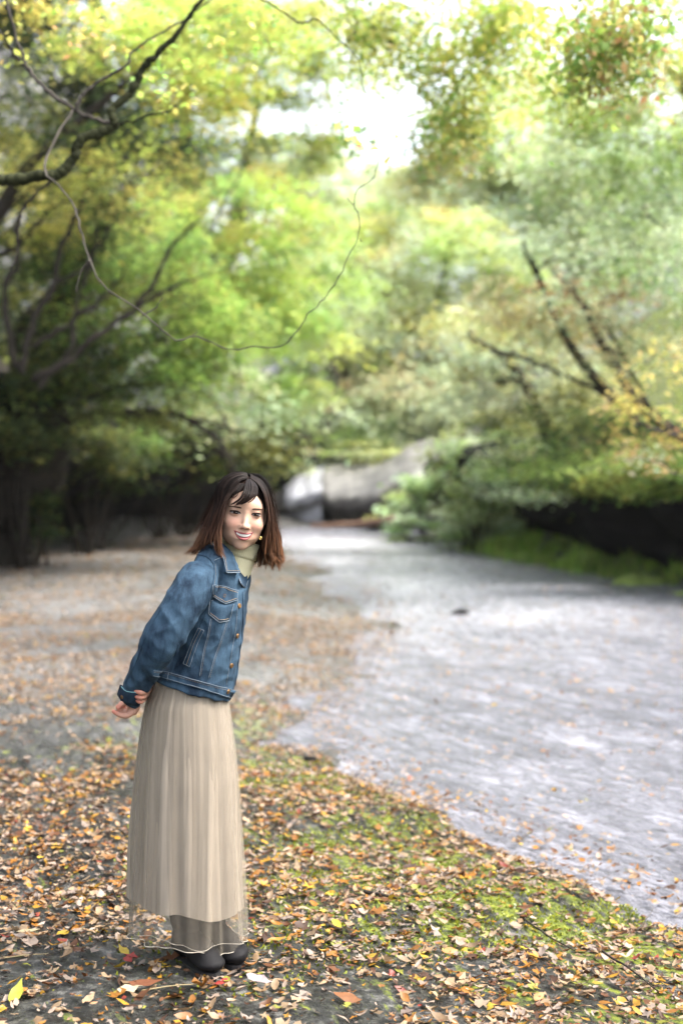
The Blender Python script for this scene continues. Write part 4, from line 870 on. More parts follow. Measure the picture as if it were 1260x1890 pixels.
FING = [ # right hand, hanging out of the cuff, palm outward, fingers curling to the left
    Loft([H(245, 1290), H(247, 1303), H(244, 1313)], mmk([17, 20, 17]), mmk([13, 14, 12]), U=(1, 0, .2)),
    Loft([H(245, 1314, -.066), H(236, 1320.5, -.07), H(226, 1321, -.074), H(217, 1317.5, -.078), H(210, 1313, -.082)], mmk([9.5, 8.6, 8.0, 7.4, 6.2])),
    Loft([H(243, 1313, -.052), H(234, 1317, -.052), H(226, 1315, -.054), H(220, 1309.5, -.058), H(217.5, 1304, -.062)], mmk([9.5, 8.4, 7.8, 7.2, 6.2])),
    Loft([H(242, 1311, -.037), H(232, 1314, -.032), H(225, 1310, -.03), H(222.5, 1303, -.033), H(223, 1298, -.036)], mmk([9, 8.2, 7.8, 7.2, 6.2])),
    Loft([H(243, 1309, -.024), H(234, 1310, -.016), H(229, 1305, -.014), H(228.5, 1300, -.016)], mmk([8.5, 7.6, 7.0, 5.8])),
    Loft([H(239, 1298, -.07), H(229, 1297.5, -.083), H(223, 1300.5, -.09), H(219, 1306, -.092)], mmk([9.5, 8.8, 8.0, 6.6])),
    # left hand gripping the right forearm from behind
    Loft([PY(292, 1257, .06), PY(284, 1266, .02), PY(276, 1275, -.012)], mmk([18, 22, 20]), mmk([12, 13, 13]), U=(-.5, 0, -.85)),
    Loft([PY(281, 1262, -.02), PY(273, 1266, -.085), PY(264, 1268, -.124), PY(256, 1265, -.132)], mmk([9.5, 9.3, 8.6, 7.2])),
    Loft([PY(277, 1272, -.02), PY(270, 1275.5, -.085), PY(261, 1278, -.124), PY(252, 1275, -.128)], mmk([9.8, 9.5, 8.8, 7.4])),
    Loft([PY(273, 1280, -.02), PY(267, 1284, -.078), PY(260, 1287, -.115), PY(253, 1285.5, -.118)], mmk([9.4, 9.0, 8.3, 7.0])),
    Loft([PY(269, 1288, -.02), PY(264, 1292.5, -.068), PY(259, 1295.5, -.100), PY(254, 1292.5, -.106)], mmk([8.4, 7.8, 7.2, 6.0])),
    Loft([PY(283, 1256, .0), PY(276, 1250, -.01), PY(268, 1246, .0)], mmk([10.5, 9.5, 7.5])),
]
def bbd(p, lo, hi): return np.linalg.norm(np.maximum(np.maximum(lo - p, p - hi), 0), axis=1)
def guarded(fn, lo, hi, p, out, k):
    """smooth-union fn into out where p is near its box"""
    m = bbd(p, lo, hi) < .05; d = np.full(len(p), 9.); d[~m] = bbd(p[~m], lo, hi)
    if m.any(): d[m] = fn(p[m])
    return smin(out, d, k) if k else np.minimum(out, d)
def body_sdf(p):
    d = np.full(len(p), 9.)
    for L_ in BODY: d = guarded(L_, L_.lo, L_.hi, p, d, .03)
    for L_ in ARMS: d = guarded(L_, L_.lo, L_.hi, p, d, .02)
    d = guarded(NECK, NECK.lo, NECK.hi, p, d, .02)
    d = guarded(lambda x: head_sdf_local(to_head(x)), HO - .14, HO + .14, p, d, .012)
    for g0, g1 in ((0, 6), (6, 12)):
        hd = np.full(len(p), 9.)
        for L_ in FING[g0:g1]: hd = guarded(L_, L_.lo, L_.hi, p, hd, .0022)
        d = smin(d, hd, .004)
    return d
M_SKIN, n_, l_, b_ = nmat('skin')
tc = N(n_, 'ShaderNodeTexCoord'); nz = N(n_, 'ShaderNodeTexNoise', i_Scale=22.0, i_Detail=5.0); l_.new(tc.outputs['Object'], nz.inputs['Vector'])
at_ = N(n_, 'ShaderNodeAttribute', attribute_name='col'); rr = ramp(n_, [(.3, (.93, .91, .90)), (.7, (1.05, 1.03, 1.03))]); l_.new(nz.outputs[0], rr.inputs[0])
mx = N(n_, 'ShaderNodeMix', data_type='RGBA', blend_type='MULTIPLY'); mx.inputs[0].default_value = 1; l_.new(at_.outputs['Color'], mx.inputs[6]); l_.new(rr.outputs[0], mx.inputs[7])
l_.new(mx.outputs[2], b_.inputs['Base Color']); b_.inputs['Roughness'].default_value = .58; b_.inputs['Specular IOR Level'].default_value = .3; b_.inputs['Subsurface Weight'].default_value = .12; b_.inputs['Subsurface Radius'].default_value = (.012, .005, .003); b_.inputs['Subsurface Scale'].default_value = .5
bv, bf = mesh_sdf(body_sdf, (PY(205, 800, 0)[0], YP - .27, .02), (PY(530, 800, 0)[0], YP + .27, 1.62), .0024)
bv = smooth_verts(bv, bf, 1, .35)
ql = to_head(bv) / mm; SK = np.array([.49, .31, .22]); bc = np.tile(SK, (len(bv), 1))
face = np.linalg.norm(ql, axis=1) < 200
blush = np.exp(-(((np.abs(ql[:, 0]) - 36) / 20) ** 2 + ((ql[:, 2] + 30) / 18) ** 2)) * face; bc += blush[:, None] * np.array([.03, -.035, -.025])
hand = ~face; bc[hand] = np.array([.40, .22, .155]); tipn = np.zeros(len(bv))
for i in (1, 2, 3, 4, 5, 7, 8, 9, 10, 11): tipn = np.maximum(tipn, np.exp(-(np.linalg.norm(bv - FING[i].P[-1], axis=1) / .014) ** 2))
bc += tipn[:, None] * np.array([.05, -.06, -.04])
body = build('body', bv, bf, M_SKIN, person, col=bc)

# facial features projected on the head
def face_patch(name, outline, mat, lift, nrow=5, col=None, parent=None, ncol=26):
    """outline: function u->(x,z_low,z_high) in mm, laid on the head surface"""
    vs = []
    for u in np.linspace(0, 1, ncol):
        x, a, b = outline(u)
        for w_ in np.linspace(0, 1, nrow): vs.append((x, a + (b - a) * w_))
    vs = np.array(vs); O = np.column_stack([vs[:, 0], np.full(len(vs), 125.), vs[:, 1]]) * mm; D = np.tile([0, -1., 0], (len(vs), 1))
    t, hit = march(head_sdf_local, O, D, 0, .12, .004); p = O + D * t[:, None]; p[:, 1] += lift * mm
    i, j = np.meshgrid(np.arange(ncol - 1), np.arange(nrow - 1)); q = (i * nrow + j).ravel()
    return build(name, from_head(p), np.stack([q, q + 1, q + nrow + 1, q + nrow], -1), mat, parent or body)
M_BROW = simple('brow_hair', (.06, .035, .025), .9, spec=.1); M_LASH = simple('lash', (.012, .008, .007), .9, spec=.05); M_WHITE = simple('eye_white', (.22, .20, .19), .8, var=.03, spec=.1)
M_IRIS = simple('iris', (.012, .007, .005), .7, var=.2, scale=300, spec=.05); M_GLINT = simple('catch_light', (.5, .5, .5), .3); M_LIP = simple('lip', (.23, .045, .045), .6, var=.1, scale=120); M_TEETH = simple('tooth_enamel', (.46, .44, .40), .6, var=.02, spec=.1); M_MOUTH = simple('mouth_inside', (.10, .02, .02), .5)
M_LINE = simple('lash_and_crease_shade', (.15, .07, .05), .7); M_FOLD2 = simple('smile_fold_shade', (.27, .135, .09), .8, spec=.1); M_FOLD = simple('soft_fold_shade', (.36, .215, .155), .7)  # crease shade put into skin colours; the first also tints the lower lashes
for sg in (-1, 1):
    cx = 32 * sg
    def al(u, c=cx):
        x = -16 + 32 * u; w = max(0, 1 - (x / 16) ** 2); tilt = .06 * x * sg
        return c + x, tilt - 2.9 * w ** .8 + .3, tilt + 4.8 * w ** .6 + .3
    face_patch('eye', al, M_WHITE, .5, 7)
    def ir(u, c=cx - .5):
        x = -7.6 + 15.2 * u; h = math.sqrt(max(0, 7.7 ** 2 - x * x)); return c + x, max(-h, -2.7) + .3, min(h, 4.9) + .3
    face_patch('iris', ir, M_IRIS, .9, 6)
    def gl(u, c=cx + 1.6):
        x = -.8 + 1.6 * u; h = math.sqrt(max(0, .64 - x * x)); return c + x, 2.0 - h, 2.0 + h
    face_patch('catch_light', gl, M_GLINT, 1.3, 3, ncol=7)
    def lash(u, c=cx):
        x = -15.5 + 31.5 * u; w = max(0, 1 - (x / 16.5) ** 2); tilt = .06 * x * sg; z = tilt + 4.8 * w ** .6
        return c + x, z - 1.3, z + 1.2 + 2.2 * w ** .5
    face_patch('eyelash', lash, M_LASH, 1.2, 3)
    def low(u, c=cx):
        x = -13 + 26 * u; w = max(0, 1 - (x / 14) ** 2); z = .06 * x * sg - 2.4 * w ** .8
        return c + x, z - .6, z + .3
    face_patch('lower_lash', low, M_LINE, .9, 2)
    def cr(u, c=cx):
        x = -15 + 30 * u; w = max(0, 1 - (x / 17) ** 2); z = .06 * x * sg + 9.2 * w ** .5
        return c + x, z - .35, z + .35
    face_patch('lid_crease_shade', cr, M_LINE, .35, 2)  # shade of the lid fold drawn as a dark strip
    def bag(u, c=cx):
        x = -11 + 22 * u; w = max(0, 1 - (x / 12) ** 2); z = -6.0 - 1.6 * w
        return c + x, z - .3, z + .3
    face_patch('lower_lid_shade', bag, M_FOLD, .3, 2)  # shade below the lower lid drawn as a faint strip
    def brow(u, c=33 * sg):
        x = (-17 + 37 * u) * sg; z = 17.0 + 3.0 * math.sin(u * 2.4) - 2.5 * u; th = 2.5 * (1 - u) ** .5 * (1 if u > .08 else .6) + .5
        return c + x, z - th, z + th * .8
    face_patch('eyebrow', brow, M_BROW, .5, 3)
    def fold(u, sg=sg):
        x = 17 + 15 * u; return sg * x, -43 - 22 * u ** 1.4 - .55 * math.sin(u * 3.1), -43 - 22 * u ** 1.4 + .55 * math.sin(u * 3.1)
    face_patch('smile_line_shade', fold, M_FOLD2, .3, 2)  # shade of the cheek fold painted as a darker strip
ZT = -61.5
def mt(x): return ZT + .0088 * x * x + .3 * math.cos(x * .25)
def mbm(x): w = max(0, 1 - (x / 28.5) ** 2); return mt(x) - 11.6 * w ** .7
face_patch('mouth_cavity', lambda u: (-28 + 56 * u, mbm(-28 + 56 * u) - .5, mt(-28 + 56 * u) + .5), M_MOUTH, .7, 6)
def teeth(u):
    x = -22 + 44 * u; w = max(0, 1 - (x / 26) ** 2); lo = max(mbm(x) + 1.2, mt(x) - 7.0 * w ** .4); return x, lo, mt(x)
face_patch('teeth', teeth, M_TEETH, 1.6, 5, ncol=61)
def ulip(u):
    x = -30.5 + 61 * u; w = max(0, 1 - (x / 30.5) ** 2); bow = .9 * math.exp(-(x / 3) ** 2); return x, mt(x) - .5, mt(x) + 4.9 * w ** .6 - bow + .4
def llip(u):
    x = -29 + 58 * u; w = max(0, 1 - (x / 29) ** 2); return x, mbm(x) - 6.6 * w ** .7 - .3, mbm(x) + .5
def lip(name, fn, bulge):
    o_ = face_patch(name, fn, M_LIP, 1.0, 7, ncol=31); co = np.array([v_.co[:] for v_ in o_.data.vertices]).reshape(31, 7, 3)
    prof = np.sin(np.linspace(0, 1, 7) * np.pi); wx_ = np.sin(np.linspace(0, 1, 31) * np.pi) ** .6
    co = co + (prof[None, :, None] * wx_[:, None, None] * bulge * mm) * fwd; o_.data.vertices.foreach_set('co', co.astype(np.float32).ravel()); o_.data.update()
lip('upper_lip', ulip, 2.2); lip('lower_lip', llip, 3.4)

# ------------------------------------------------------------------ turtleneck
M_KNIT, n_, l_, b_ = nmat('cream_rib_knit')
b_.inputs['Base Color'].default_value = (.56, .515, .33, 1); b_.inputs['Roughness'].default_value = .9
def ring_surface(cs, name, mat, parent, seg=64, ribs=0, ribamp=.0008):
    """cs: list of (center, radius_u, radius_v, axis U, axis V)"""
    a = np.arange(seg) / seg * 2 * np.pi; vs = []
    for c, ru, rv, U, Vv in cs:
        r = 1 + (ribamp / ru) * np.cos(a * ribs) if ribs else 1
        vs.append(c + (np.cos(a) * ru * r)[:, None] * U + (np.sin(a) * rv * r)[:, None] * Vv)
    V_ = np.vstack(vs); n = len(cs); i = np.arange(n - 1)[:, None] * seg; j = np.arange(seg)[None]; j2 = (j + 1) % seg
    return build(name, V_, np.stack([i + j, i + j2, i + seg + j2, i + seg + j], -1).reshape(-1, 4), mat, parent)
c0, c1 = PY(445, 1000, .03), PY(428, 1060, .02); T_ = (c1 - c0) / np.linalg.norm(c1 - c0); U_ = np.array([1., 0, 0]) - T_ * T_[0]; U_ /= np.linalg.norm(U_); V_ = np.cross(T_, U_)
cs = []
for t, r in [(.06, .050), (-.02, .054), (-.05, .0575), (.0, .0605), (.15, .0615), (.36, .0615), (.43, .060), (.45, .056), (.46, .0545), (.5, .0555), (.7, .056), (.85, .056), (1.0, .055), (1.12, .052)]:
    cs.append((c0 + (c1 - c0) * t, r, r * 1.02, U_, V_))
tn = ring_surface(cs, 'turtleneck', M_KNIT, person, 240, 60, .0005)

# ------------------------------------------------------------------ jacket
Ux = (.952, 0, -.305)
JT = Loft([PY(421, 1038, .03), PY(409, 1060, .02), PY(398, 1090, .01), PY(393, 1130, .0), PY(386, 1170, .0), PY(377, 1210, 0), PY(363, 1250, 0), PY(355, 1272, 0), PY(350, 1290, 0)],
          np.array([36, 53, 61, 63, 64, 66, 72, 74, 74]) * PX, np.array([66, 94, 98, 94, 88, 84, 84, 88, 88]) * PX * .86, U=Ux)
ARM_R = Loft([PY(379, 1060, -.105), PY(364, 1075, -.135), PY(346, 1103, -.158), PY(326, 1138, -.172), PY(298, 1182, -.172), PY(279, 1216, -.145), PY(261, 1250, -.105), PY(247, 1276, -.075), PY(238, 1293, -.058)],
             np.array([33, 38, 38, 36, 36, 30, 26, 23, 21.5]) * PX, np.array([30, 34, 34, 33, 33, 29, 26, 23, 20]) * PX, U=(.86, 0, -.5))
ARM_L = Loft([PY(415, 1066, .12), PY(385, 1110, .17), PY(325, 1168, .19), PY(302, 1220, .14), PY(290, 1252, .085)], np.array([30, 33, 31, 27, 22]) * PX)
YOKE = Loft([PY(378, 1050, -.10), PY(398, 1030, -.03), PY(420, 1030, .05), PY(428, 1048, .13)], np.array([26, 27, 28, 28]) * PX, np.array([26, 30, 30, 28]) * PX)
hemA, hemB = PY(281, 1249, 0), PY(429, 1293, 0)
hn_ = np.cross(hemB - hemA, np.array([0, 1., 0])); hn_ /= np.linalg.norm(hn_); hn_ = hn_ if hn_[2] < 0 else -hn_       # points down
cuff_c = PY(238.5, 1294, -.058); cuff_n = (PY(240, 1293, -.058) - PY(255, 1268, -.085)); cuff_n = cuff_n / np.linalg.norm(cuff_n)
cl_c = PY(289, 1254, .08); cl_n = PY(289, 1254, .08) - PY(303, 1218, .14); cl_n /= np.linalg.norm(cl_n)
def wrinkle(p, sc):
    return fbm(p * np.array(sc), 3, 12)
def jacket_sdf(p, det=True):
    t = JT(p); y = YOKE(p); t = smin(t, y, .03); t = smax(t, (p - hemA) @ hn_, .004)
    r = smax(ARM_R(p), (p - cuff_c) @ cuff_n, .003); l = smax(ARM_L(p), (p - cl_c) @ cl_n, .003)
    d = smin(t, r, .005); d = smin(d, l, .006)
    if det:
        m = np.abs(d) < .03
        if m.any():
            q = p[m]; s1 = (q - SH_R) @ np.array([-.53, -.1, -.84]); a_arm = (r[m] < t[m] + .004)
            w1 = np.sin(s1 * 75 + 9 * fbm(q * 8, 2, 3)) * sstep(.10, .16, s1) * np.clip(.15 + 1.1 * vnoise(q * 13, 5), 0, 1) * .0062 * a_arm
            fo = np.stack([q[:, 0] * 22 + q[:, 2] * 14, q[:, 1] * 14, q[:, 2] * 26 - q[:, 0] * 16], -1)
            w2 = wrinkle(q, (14, 14, 10)) * .0045 + (np.abs(vnoise(fo, 8)) - .25) * .0055 + wrinkle(q, (40, 40, 26)) * .0012
            gro = r[m] - t[m]; w2 = w2 + .007 * np.exp(-(gro / .007) ** 2)
            ax_ = (q - PY(390, 1085, -.13)); w3 = -.006 * np.exp(-(np.linalg.norm(ax_[:, [0, 2]], axis=1) / .035) ** 2)
            d = d.copy(); d[m] += w1 + w2
    # openings
    d = smax(d, -(np.linalg.norm(p - (cuff_c + cuff_n * .004), axis=1) - .027), .003)
    # neck opening
    nk = Loft.__call__(NKO, p); d = smax(d, -nk, .004)
    return d
NKO = Loft([PY(452, 985, .0), PY(437, 1030, -.01), PY(436, 1062, -.03)], [.062, .064, .045])
jlo = np.array([PY(212, 800, 0)[0], YP - .27, 0.82]); jhi = np.array([PY(470, 800, 0)[0], YP + .32, 1.33])
jlo[2] = PY(300, 1325, 0)[2]; jhi[2] = PY(300, 985, 0)[2]
jv, jf = mesh_sdf(jacket_sdf, jlo, jhi, .0034)
jv = smooth_verts(jv, jf, 2, .4)

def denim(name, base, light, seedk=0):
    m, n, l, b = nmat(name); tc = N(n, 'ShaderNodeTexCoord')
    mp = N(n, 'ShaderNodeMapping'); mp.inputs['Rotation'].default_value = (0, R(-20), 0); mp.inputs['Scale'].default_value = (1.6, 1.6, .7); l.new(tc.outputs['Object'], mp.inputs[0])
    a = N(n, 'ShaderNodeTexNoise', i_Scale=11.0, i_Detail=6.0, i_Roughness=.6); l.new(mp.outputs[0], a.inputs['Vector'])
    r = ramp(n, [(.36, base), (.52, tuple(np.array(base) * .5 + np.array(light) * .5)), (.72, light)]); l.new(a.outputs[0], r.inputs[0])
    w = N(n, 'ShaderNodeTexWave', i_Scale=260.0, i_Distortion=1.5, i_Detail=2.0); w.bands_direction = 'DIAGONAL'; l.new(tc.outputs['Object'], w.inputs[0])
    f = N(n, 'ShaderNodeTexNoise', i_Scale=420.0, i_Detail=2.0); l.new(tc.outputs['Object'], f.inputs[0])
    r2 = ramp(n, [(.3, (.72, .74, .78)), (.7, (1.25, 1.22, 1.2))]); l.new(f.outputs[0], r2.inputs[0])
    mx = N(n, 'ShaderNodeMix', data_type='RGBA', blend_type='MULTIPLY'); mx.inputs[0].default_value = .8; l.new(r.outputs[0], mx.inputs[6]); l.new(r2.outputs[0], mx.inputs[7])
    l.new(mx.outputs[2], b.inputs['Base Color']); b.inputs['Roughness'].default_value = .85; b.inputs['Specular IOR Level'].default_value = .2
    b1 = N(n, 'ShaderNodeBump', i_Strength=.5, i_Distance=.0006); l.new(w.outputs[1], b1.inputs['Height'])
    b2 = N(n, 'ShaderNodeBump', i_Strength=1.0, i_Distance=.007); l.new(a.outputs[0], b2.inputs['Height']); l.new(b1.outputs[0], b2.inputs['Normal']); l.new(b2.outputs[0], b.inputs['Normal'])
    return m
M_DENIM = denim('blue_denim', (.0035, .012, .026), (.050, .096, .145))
M_DENIMD = denim('denim_seam', (.006, .014, .030), (.030, .060, .095))
M_STITCH = simple('pale_stitching', (.12, .15, .18), .8, var=.4, scale=300)
M_STITCHB = simple('tan_stitching', (.22, .17, .12), .8, var=.4, scale=300)
M_BRASS = simple('brass_button', (.17, .095, .04), .5, metal=.8)
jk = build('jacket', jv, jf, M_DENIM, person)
jsd = lambda p: jacket_sdf(p, True)
def dense(pts, step=2.0):
    P = np.asarray(pts, float); o = [P[:1]]
    for a, b in zip(P[:-1], P[1:]):
        k = max(2, int(np.linalg.norm(b - a) / step)); o.append(a + (b - a) * np.linspace(0, 1, k + 1)[1:, None])
    return np.vstack(o)
def seam(pts, r=.0011, mat=None, name='seam', lift=.0006, curve=True, dash=False, f=None, parent=None):
    P = spline(pts, max(8, 5 * len(pts))) if curve and len(pts) > 2 else np.asarray(pts, float)
    D = dense(P, 2.2); p, nrm = onto(f or jsd, D, True); p = p + nrm * lift
    m = MB()
    if dash:
        q = spline(p, len(p) * 4)
        for i in range(0, len(q) - 4, 5): m.add(*tube_arrays(q[i:i + 3], r, 4))
    else: m.add(*tube_arrays(p, r, 6))
    return m.build(name, mat or M_STITCH, parent or jk)
Z2 = lambda x, y: (180 + x / 3.9375, 980 + y / 3.9375)                  # coordinates read in the enlarged jacket view
def Zs(*p): return [Z2(*q) for q in p]
def strip(pts_a, pts_b, name, mat, lift, thick=.0015, f=None, nrow=4, parent=None):
    """ribbon patch between two pixel lines laid on the jacket, with thickness"""
    A = spline(pts_a, 26); B = spline(pts_b, 26); g_ = np.array([[a + (b - a) * w for w in np.linspace(0, 1, nrow)] for a, b in zip(A, B)]).reshape(-1, 2)
    p, nrm = onto(f or jsd, g_); top = p + nrm * lift; bot = p - nrm * .002; n = 26; k = n * nrm.shape[0] // n
    i, j = np.meshgrid(np.arange(n - 1), np.arange(nrow - 1)); q = (i * nrow + j).ravel(); F = [tuple(x) for x in np.stack([q, q + 1, q + nrow + 1, q + nrow], -1)]
    o = n * nrow; rim = [i_ * nrow for i_ in range(n)] + [(n - 1) * nrow + j_ for j_ in range(1, nrow)] + [i_ * nrow + nrow - 1 for i_ in range(n - 2, -1, -1)] + [j_ for j_ in range(nrow - 2, 0, -1)]
    for a, b in zip(rim, rim[1:] + rim[:1]): F.append((a, b, b + o, a + o))
    return build(name, np.vstack([top, bot]), F, mat, parent or jk)
# waistband, placket, pocket, flap, welt, cuff
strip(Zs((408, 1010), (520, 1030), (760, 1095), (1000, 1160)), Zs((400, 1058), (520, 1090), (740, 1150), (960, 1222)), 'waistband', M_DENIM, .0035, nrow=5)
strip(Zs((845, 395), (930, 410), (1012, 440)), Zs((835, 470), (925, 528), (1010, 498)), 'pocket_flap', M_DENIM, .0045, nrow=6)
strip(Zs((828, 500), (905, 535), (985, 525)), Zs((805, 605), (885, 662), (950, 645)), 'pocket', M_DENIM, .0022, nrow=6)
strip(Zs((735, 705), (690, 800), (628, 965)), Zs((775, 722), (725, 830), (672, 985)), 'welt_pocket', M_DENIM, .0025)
for pts in ([(838, 392), (930, 405), (1018, 436)], [(832, 470), (922, 528), (1012, 500)], [(832, 392), (832, 470)], [(808, 600), (882, 660), (952, 648)], [(826, 500), (808, 600)], [(985, 530), (953, 648)]):
    seam(Zs(*pts), .0010, M_STITCH, 'pocket_seam', .0048, curve=False)
for pts in ([(842, 462), (924, 516), (1004, 490)], [(848, 404), (930, 417), (1012, 448)], [(820, 590), (884, 645), (944, 634)]): seam(Zs(*pts), .0007, M_STITCHB, 'pocket_stitch', .0048, curve=False)
for pts in ([(822, 640), (800, 760), (770, 880), (742, 1055)], [(938, 655), (900, 780), (850, 920), (806, 1070)]):
    a = Zs(*pts); seam(a, .0011); seam([(x + 2.6, y) for x, y in a], .0006, M_STITCHB, 'stitch', dash=True)
seam(Zs((735, 705), (690, 800), (628, 965), (672, 985), (725, 830), (775, 722), (735, 705)), .0009, curve=False, lift=.003)
seam(Zs((755, 715), (706, 815), (650, 975)), .0006, M_STITCHB, 'stitch', .003)
seam(Zs((640, 185), (700, 172), (770, 180), (820, 210), (846, 260), (846, 330), (832, 400)), .0012, M_DENIMD, 'armhole_seam', .001)
seam(Zs((856, 240), (858, 330), (846, 395)), .0006, M_STITCHB, 'stitch', .001, dash=True)
seam(Zs((846, 215), (880, 200), (900, 195)), .0010)
seam(Zs((830, 400), (815, 480), (780, 620), (700, 780), (640, 900), (560, 1000)), .0012, M_DENIMD, 'side_seam', .0002)
seam(Zs((1018, 440), (1016, 560), (1005, 700), (975, 880), (935, 1120)), .0010, M_STITCH, 'placket_seam'); seam(Zs((1052, 440), (1056, 600), (1046, 780), (1022, 950), (1000, 1120)), .0012, M_DENIMD, 'placket_edge', .001)
seam(Zs((408, 1010), (520, 1030), (760, 1095), (1000, 1160)), .0010, M_STITCH, 'seam', .004); seam(Zs((410, 1022), (520, 1042), (756, 1108), (992, 1174)), .0006, M_STITCHB, 'stitch', .004, dash=True)
seam(Zs((404, 1046), (520, 1078), (742, 1140), (966, 1210)), .0008, M_STITCH, 'seam', .004)
seam(Zs((525, 1030), (512, 1086)), .001, M_STITCH, 'seam', .004, curve=False); seam(Zs((550, 985), (560, 920), (590, 820)), .0012, M_DENIMD, 'side_seam')
# back-of-arm seam and cuff
seam(Zs((560, 350), (500, 500), (420, 640), (340, 800), (280, 960), (200, 1110)), .0010, M_DENIMD, 'sleeve_seam')
strip(Zs((172, 1118), (225, 1160), (300, 1165)), Zs((150, 1190), (195, 1248), (292, 1272)), 'cuff', M_DENIMD, .0035, nrow=5)
seam(Zs((168, 1118), (222, 1160), (302, 1166)), .0011, simple('turquoise_stitch', (.18, .36, .36), .8), 'cuff_stitch', .004)
def button(x, y, r=.0075, f=None, px=False):
    c = np.array([Z2(x, y)]) if not px else np.array([(x, y)]); p, nn = onto(f or jsd, c); p = p[0]; nn = nn[0]
    u = np.cross(nn, [0, 0, 1.]); u /= np.linalg.norm(u); v = np.cross(nn, u); m = []
    a = np.arange(16) / 16 * 2 * np.pi
    prof = [(r, 0.001), (r, .004), (r * .8, .0052), (r * .55, .0046), (.0001, .0048)]
    V = np.vstack([p + nn * h + rr_ * (np.cos(a)[:, None] * u + np.sin(a)[:, None] * v) for rr_, h in prof]); i = np.arange(4)[:, None] * 16; j = np.arange(16)[None]; j2 = (j + 1) % 16
    return build('button', V, np.stack([i + j, i + j2, i + 16 + j2, i + 16 + j], -1).reshape(-1, 4), M_BRASS, jk)
for x, y in ((1028, 545), (1012, 762), (970, 978), (945, 1166)): button(x, y)
button(185, 1205, .006); button(920, 470, .006)
# collar: near leaf and far leaf with thickness
def leaf_poly(name, rows, lift, mat=M_DENIM, th=.004):
    """rows: list of [ (px,py,dy), ...] equal length"""
    G = np.array([[PY(*q) for q in r] for r in rows]); m_, n = G.shape[:2]
    big = np.array([spline(G[i], 14) for i in range(m_)]); big = np.array([spline(big[:, j], 14) for j in range(14)]).transpose(1, 0, 2)
    du = np.gradient(big, axis=0); dv = np.gradient(big, axis=1); nr = np.cross(du, dv); nr /= np.linalg.norm(nr, axis=2)[..., None]
    if nr[7, 7, 1] > 0: nr = -nr
    top = big + nr * th / 2; bot = big - nr * th / 2; k = 14; i, j = np.meshgrid(np.arange(k - 1), np.arange(k - 1)); q = (i * k + j).ravel()
    F = [tuple(x) for x in np.stack([q, q + 1, q + k + 1, q + k], -1)] + [tuple(x[::-1] + k * k) for x in np.stack([q, q + 1, q + k + 1, q + k], -1)]
    rim = [i_ * k for i_ in range(k)] + [(k - 1) * k + j_ for j_ in range(1, k)] + [i_ * k + k - 1 for i_ in range(k - 2, -1, -1)] + list(range(k - 2, 0, -1))
    for a, b in zip(rim, rim[1:] + rim[:1]): F.append((a, b, b + k * k, a + k * k))
    o = build(name, np.vstack([top.reshape(-1, 3), bot.reshape(-1, 3)]), F, mat, jk)
    edge = np.vstack([big[:, 0], big[-1, 1:], big[-2::-1, -1]]) + 0; mb_ = MB(); mb_.add(*tube_arrays(edge, .0015, 6)); e = mb_.build('collar_edge', M_STITCH, o); return o
Z1 = lambda x, y, d: (310 + x / 4.846, 850 + y / 4.846, d)
jbase = lambda p: smin(smin(JT(p), YOKE(p), .03), ARM_R(p), .01)
Zc = lambda *p: [(310 + x / 4.846, 850 + y / 4.846) for x, y in p]
col_ = strip(Zc((388, 762), (425, 812), (478, 880), (492, 950), (503, 1004)), Zc((440, 740), (505, 790), (560, 850), (590, 920), (622, 1004)), 'collar', M_DENIM, .013, f=jbase, nrow=6)
seam(Zc((388, 762), (425, 812), (478, 880), (492, 950), (503, 1004)), .0016, M_STITCH, 'collar_edge', .0125, f=jbase, parent=col_)
seam(Zc((503, 1004), (560, 1006), (622, 1004)), .0016, M_STITCH, 'collar_edge', .0125, f=jbase, parent=col_)
seam(Zc((512, 990), (560, 992), (608, 990)), .0007, M_STITCHB, 'collar_stitch', .0135, f=jbase, parent=col_)
seam(Zc((400, 765), (436, 806), (490, 876), (504, 948), (514, 990)), .0007, M_STITCHB, 'collar_stitch', .0135, f=jbase, parent=col_)
leaf_poly('collar', [[Z1(690, 960, .02), Z1(705, 1010, .0), Z1(716, 1075, -.02)], [Z1(660, 980, .0), Z1(675, 1040, -.02), Z1(690, 1135, -.04)], [Z1(625, 1000, -.05), Z1(640, 1060, -.08), Z1(655, 1100, -.09)]], 0, M_DENIMD)
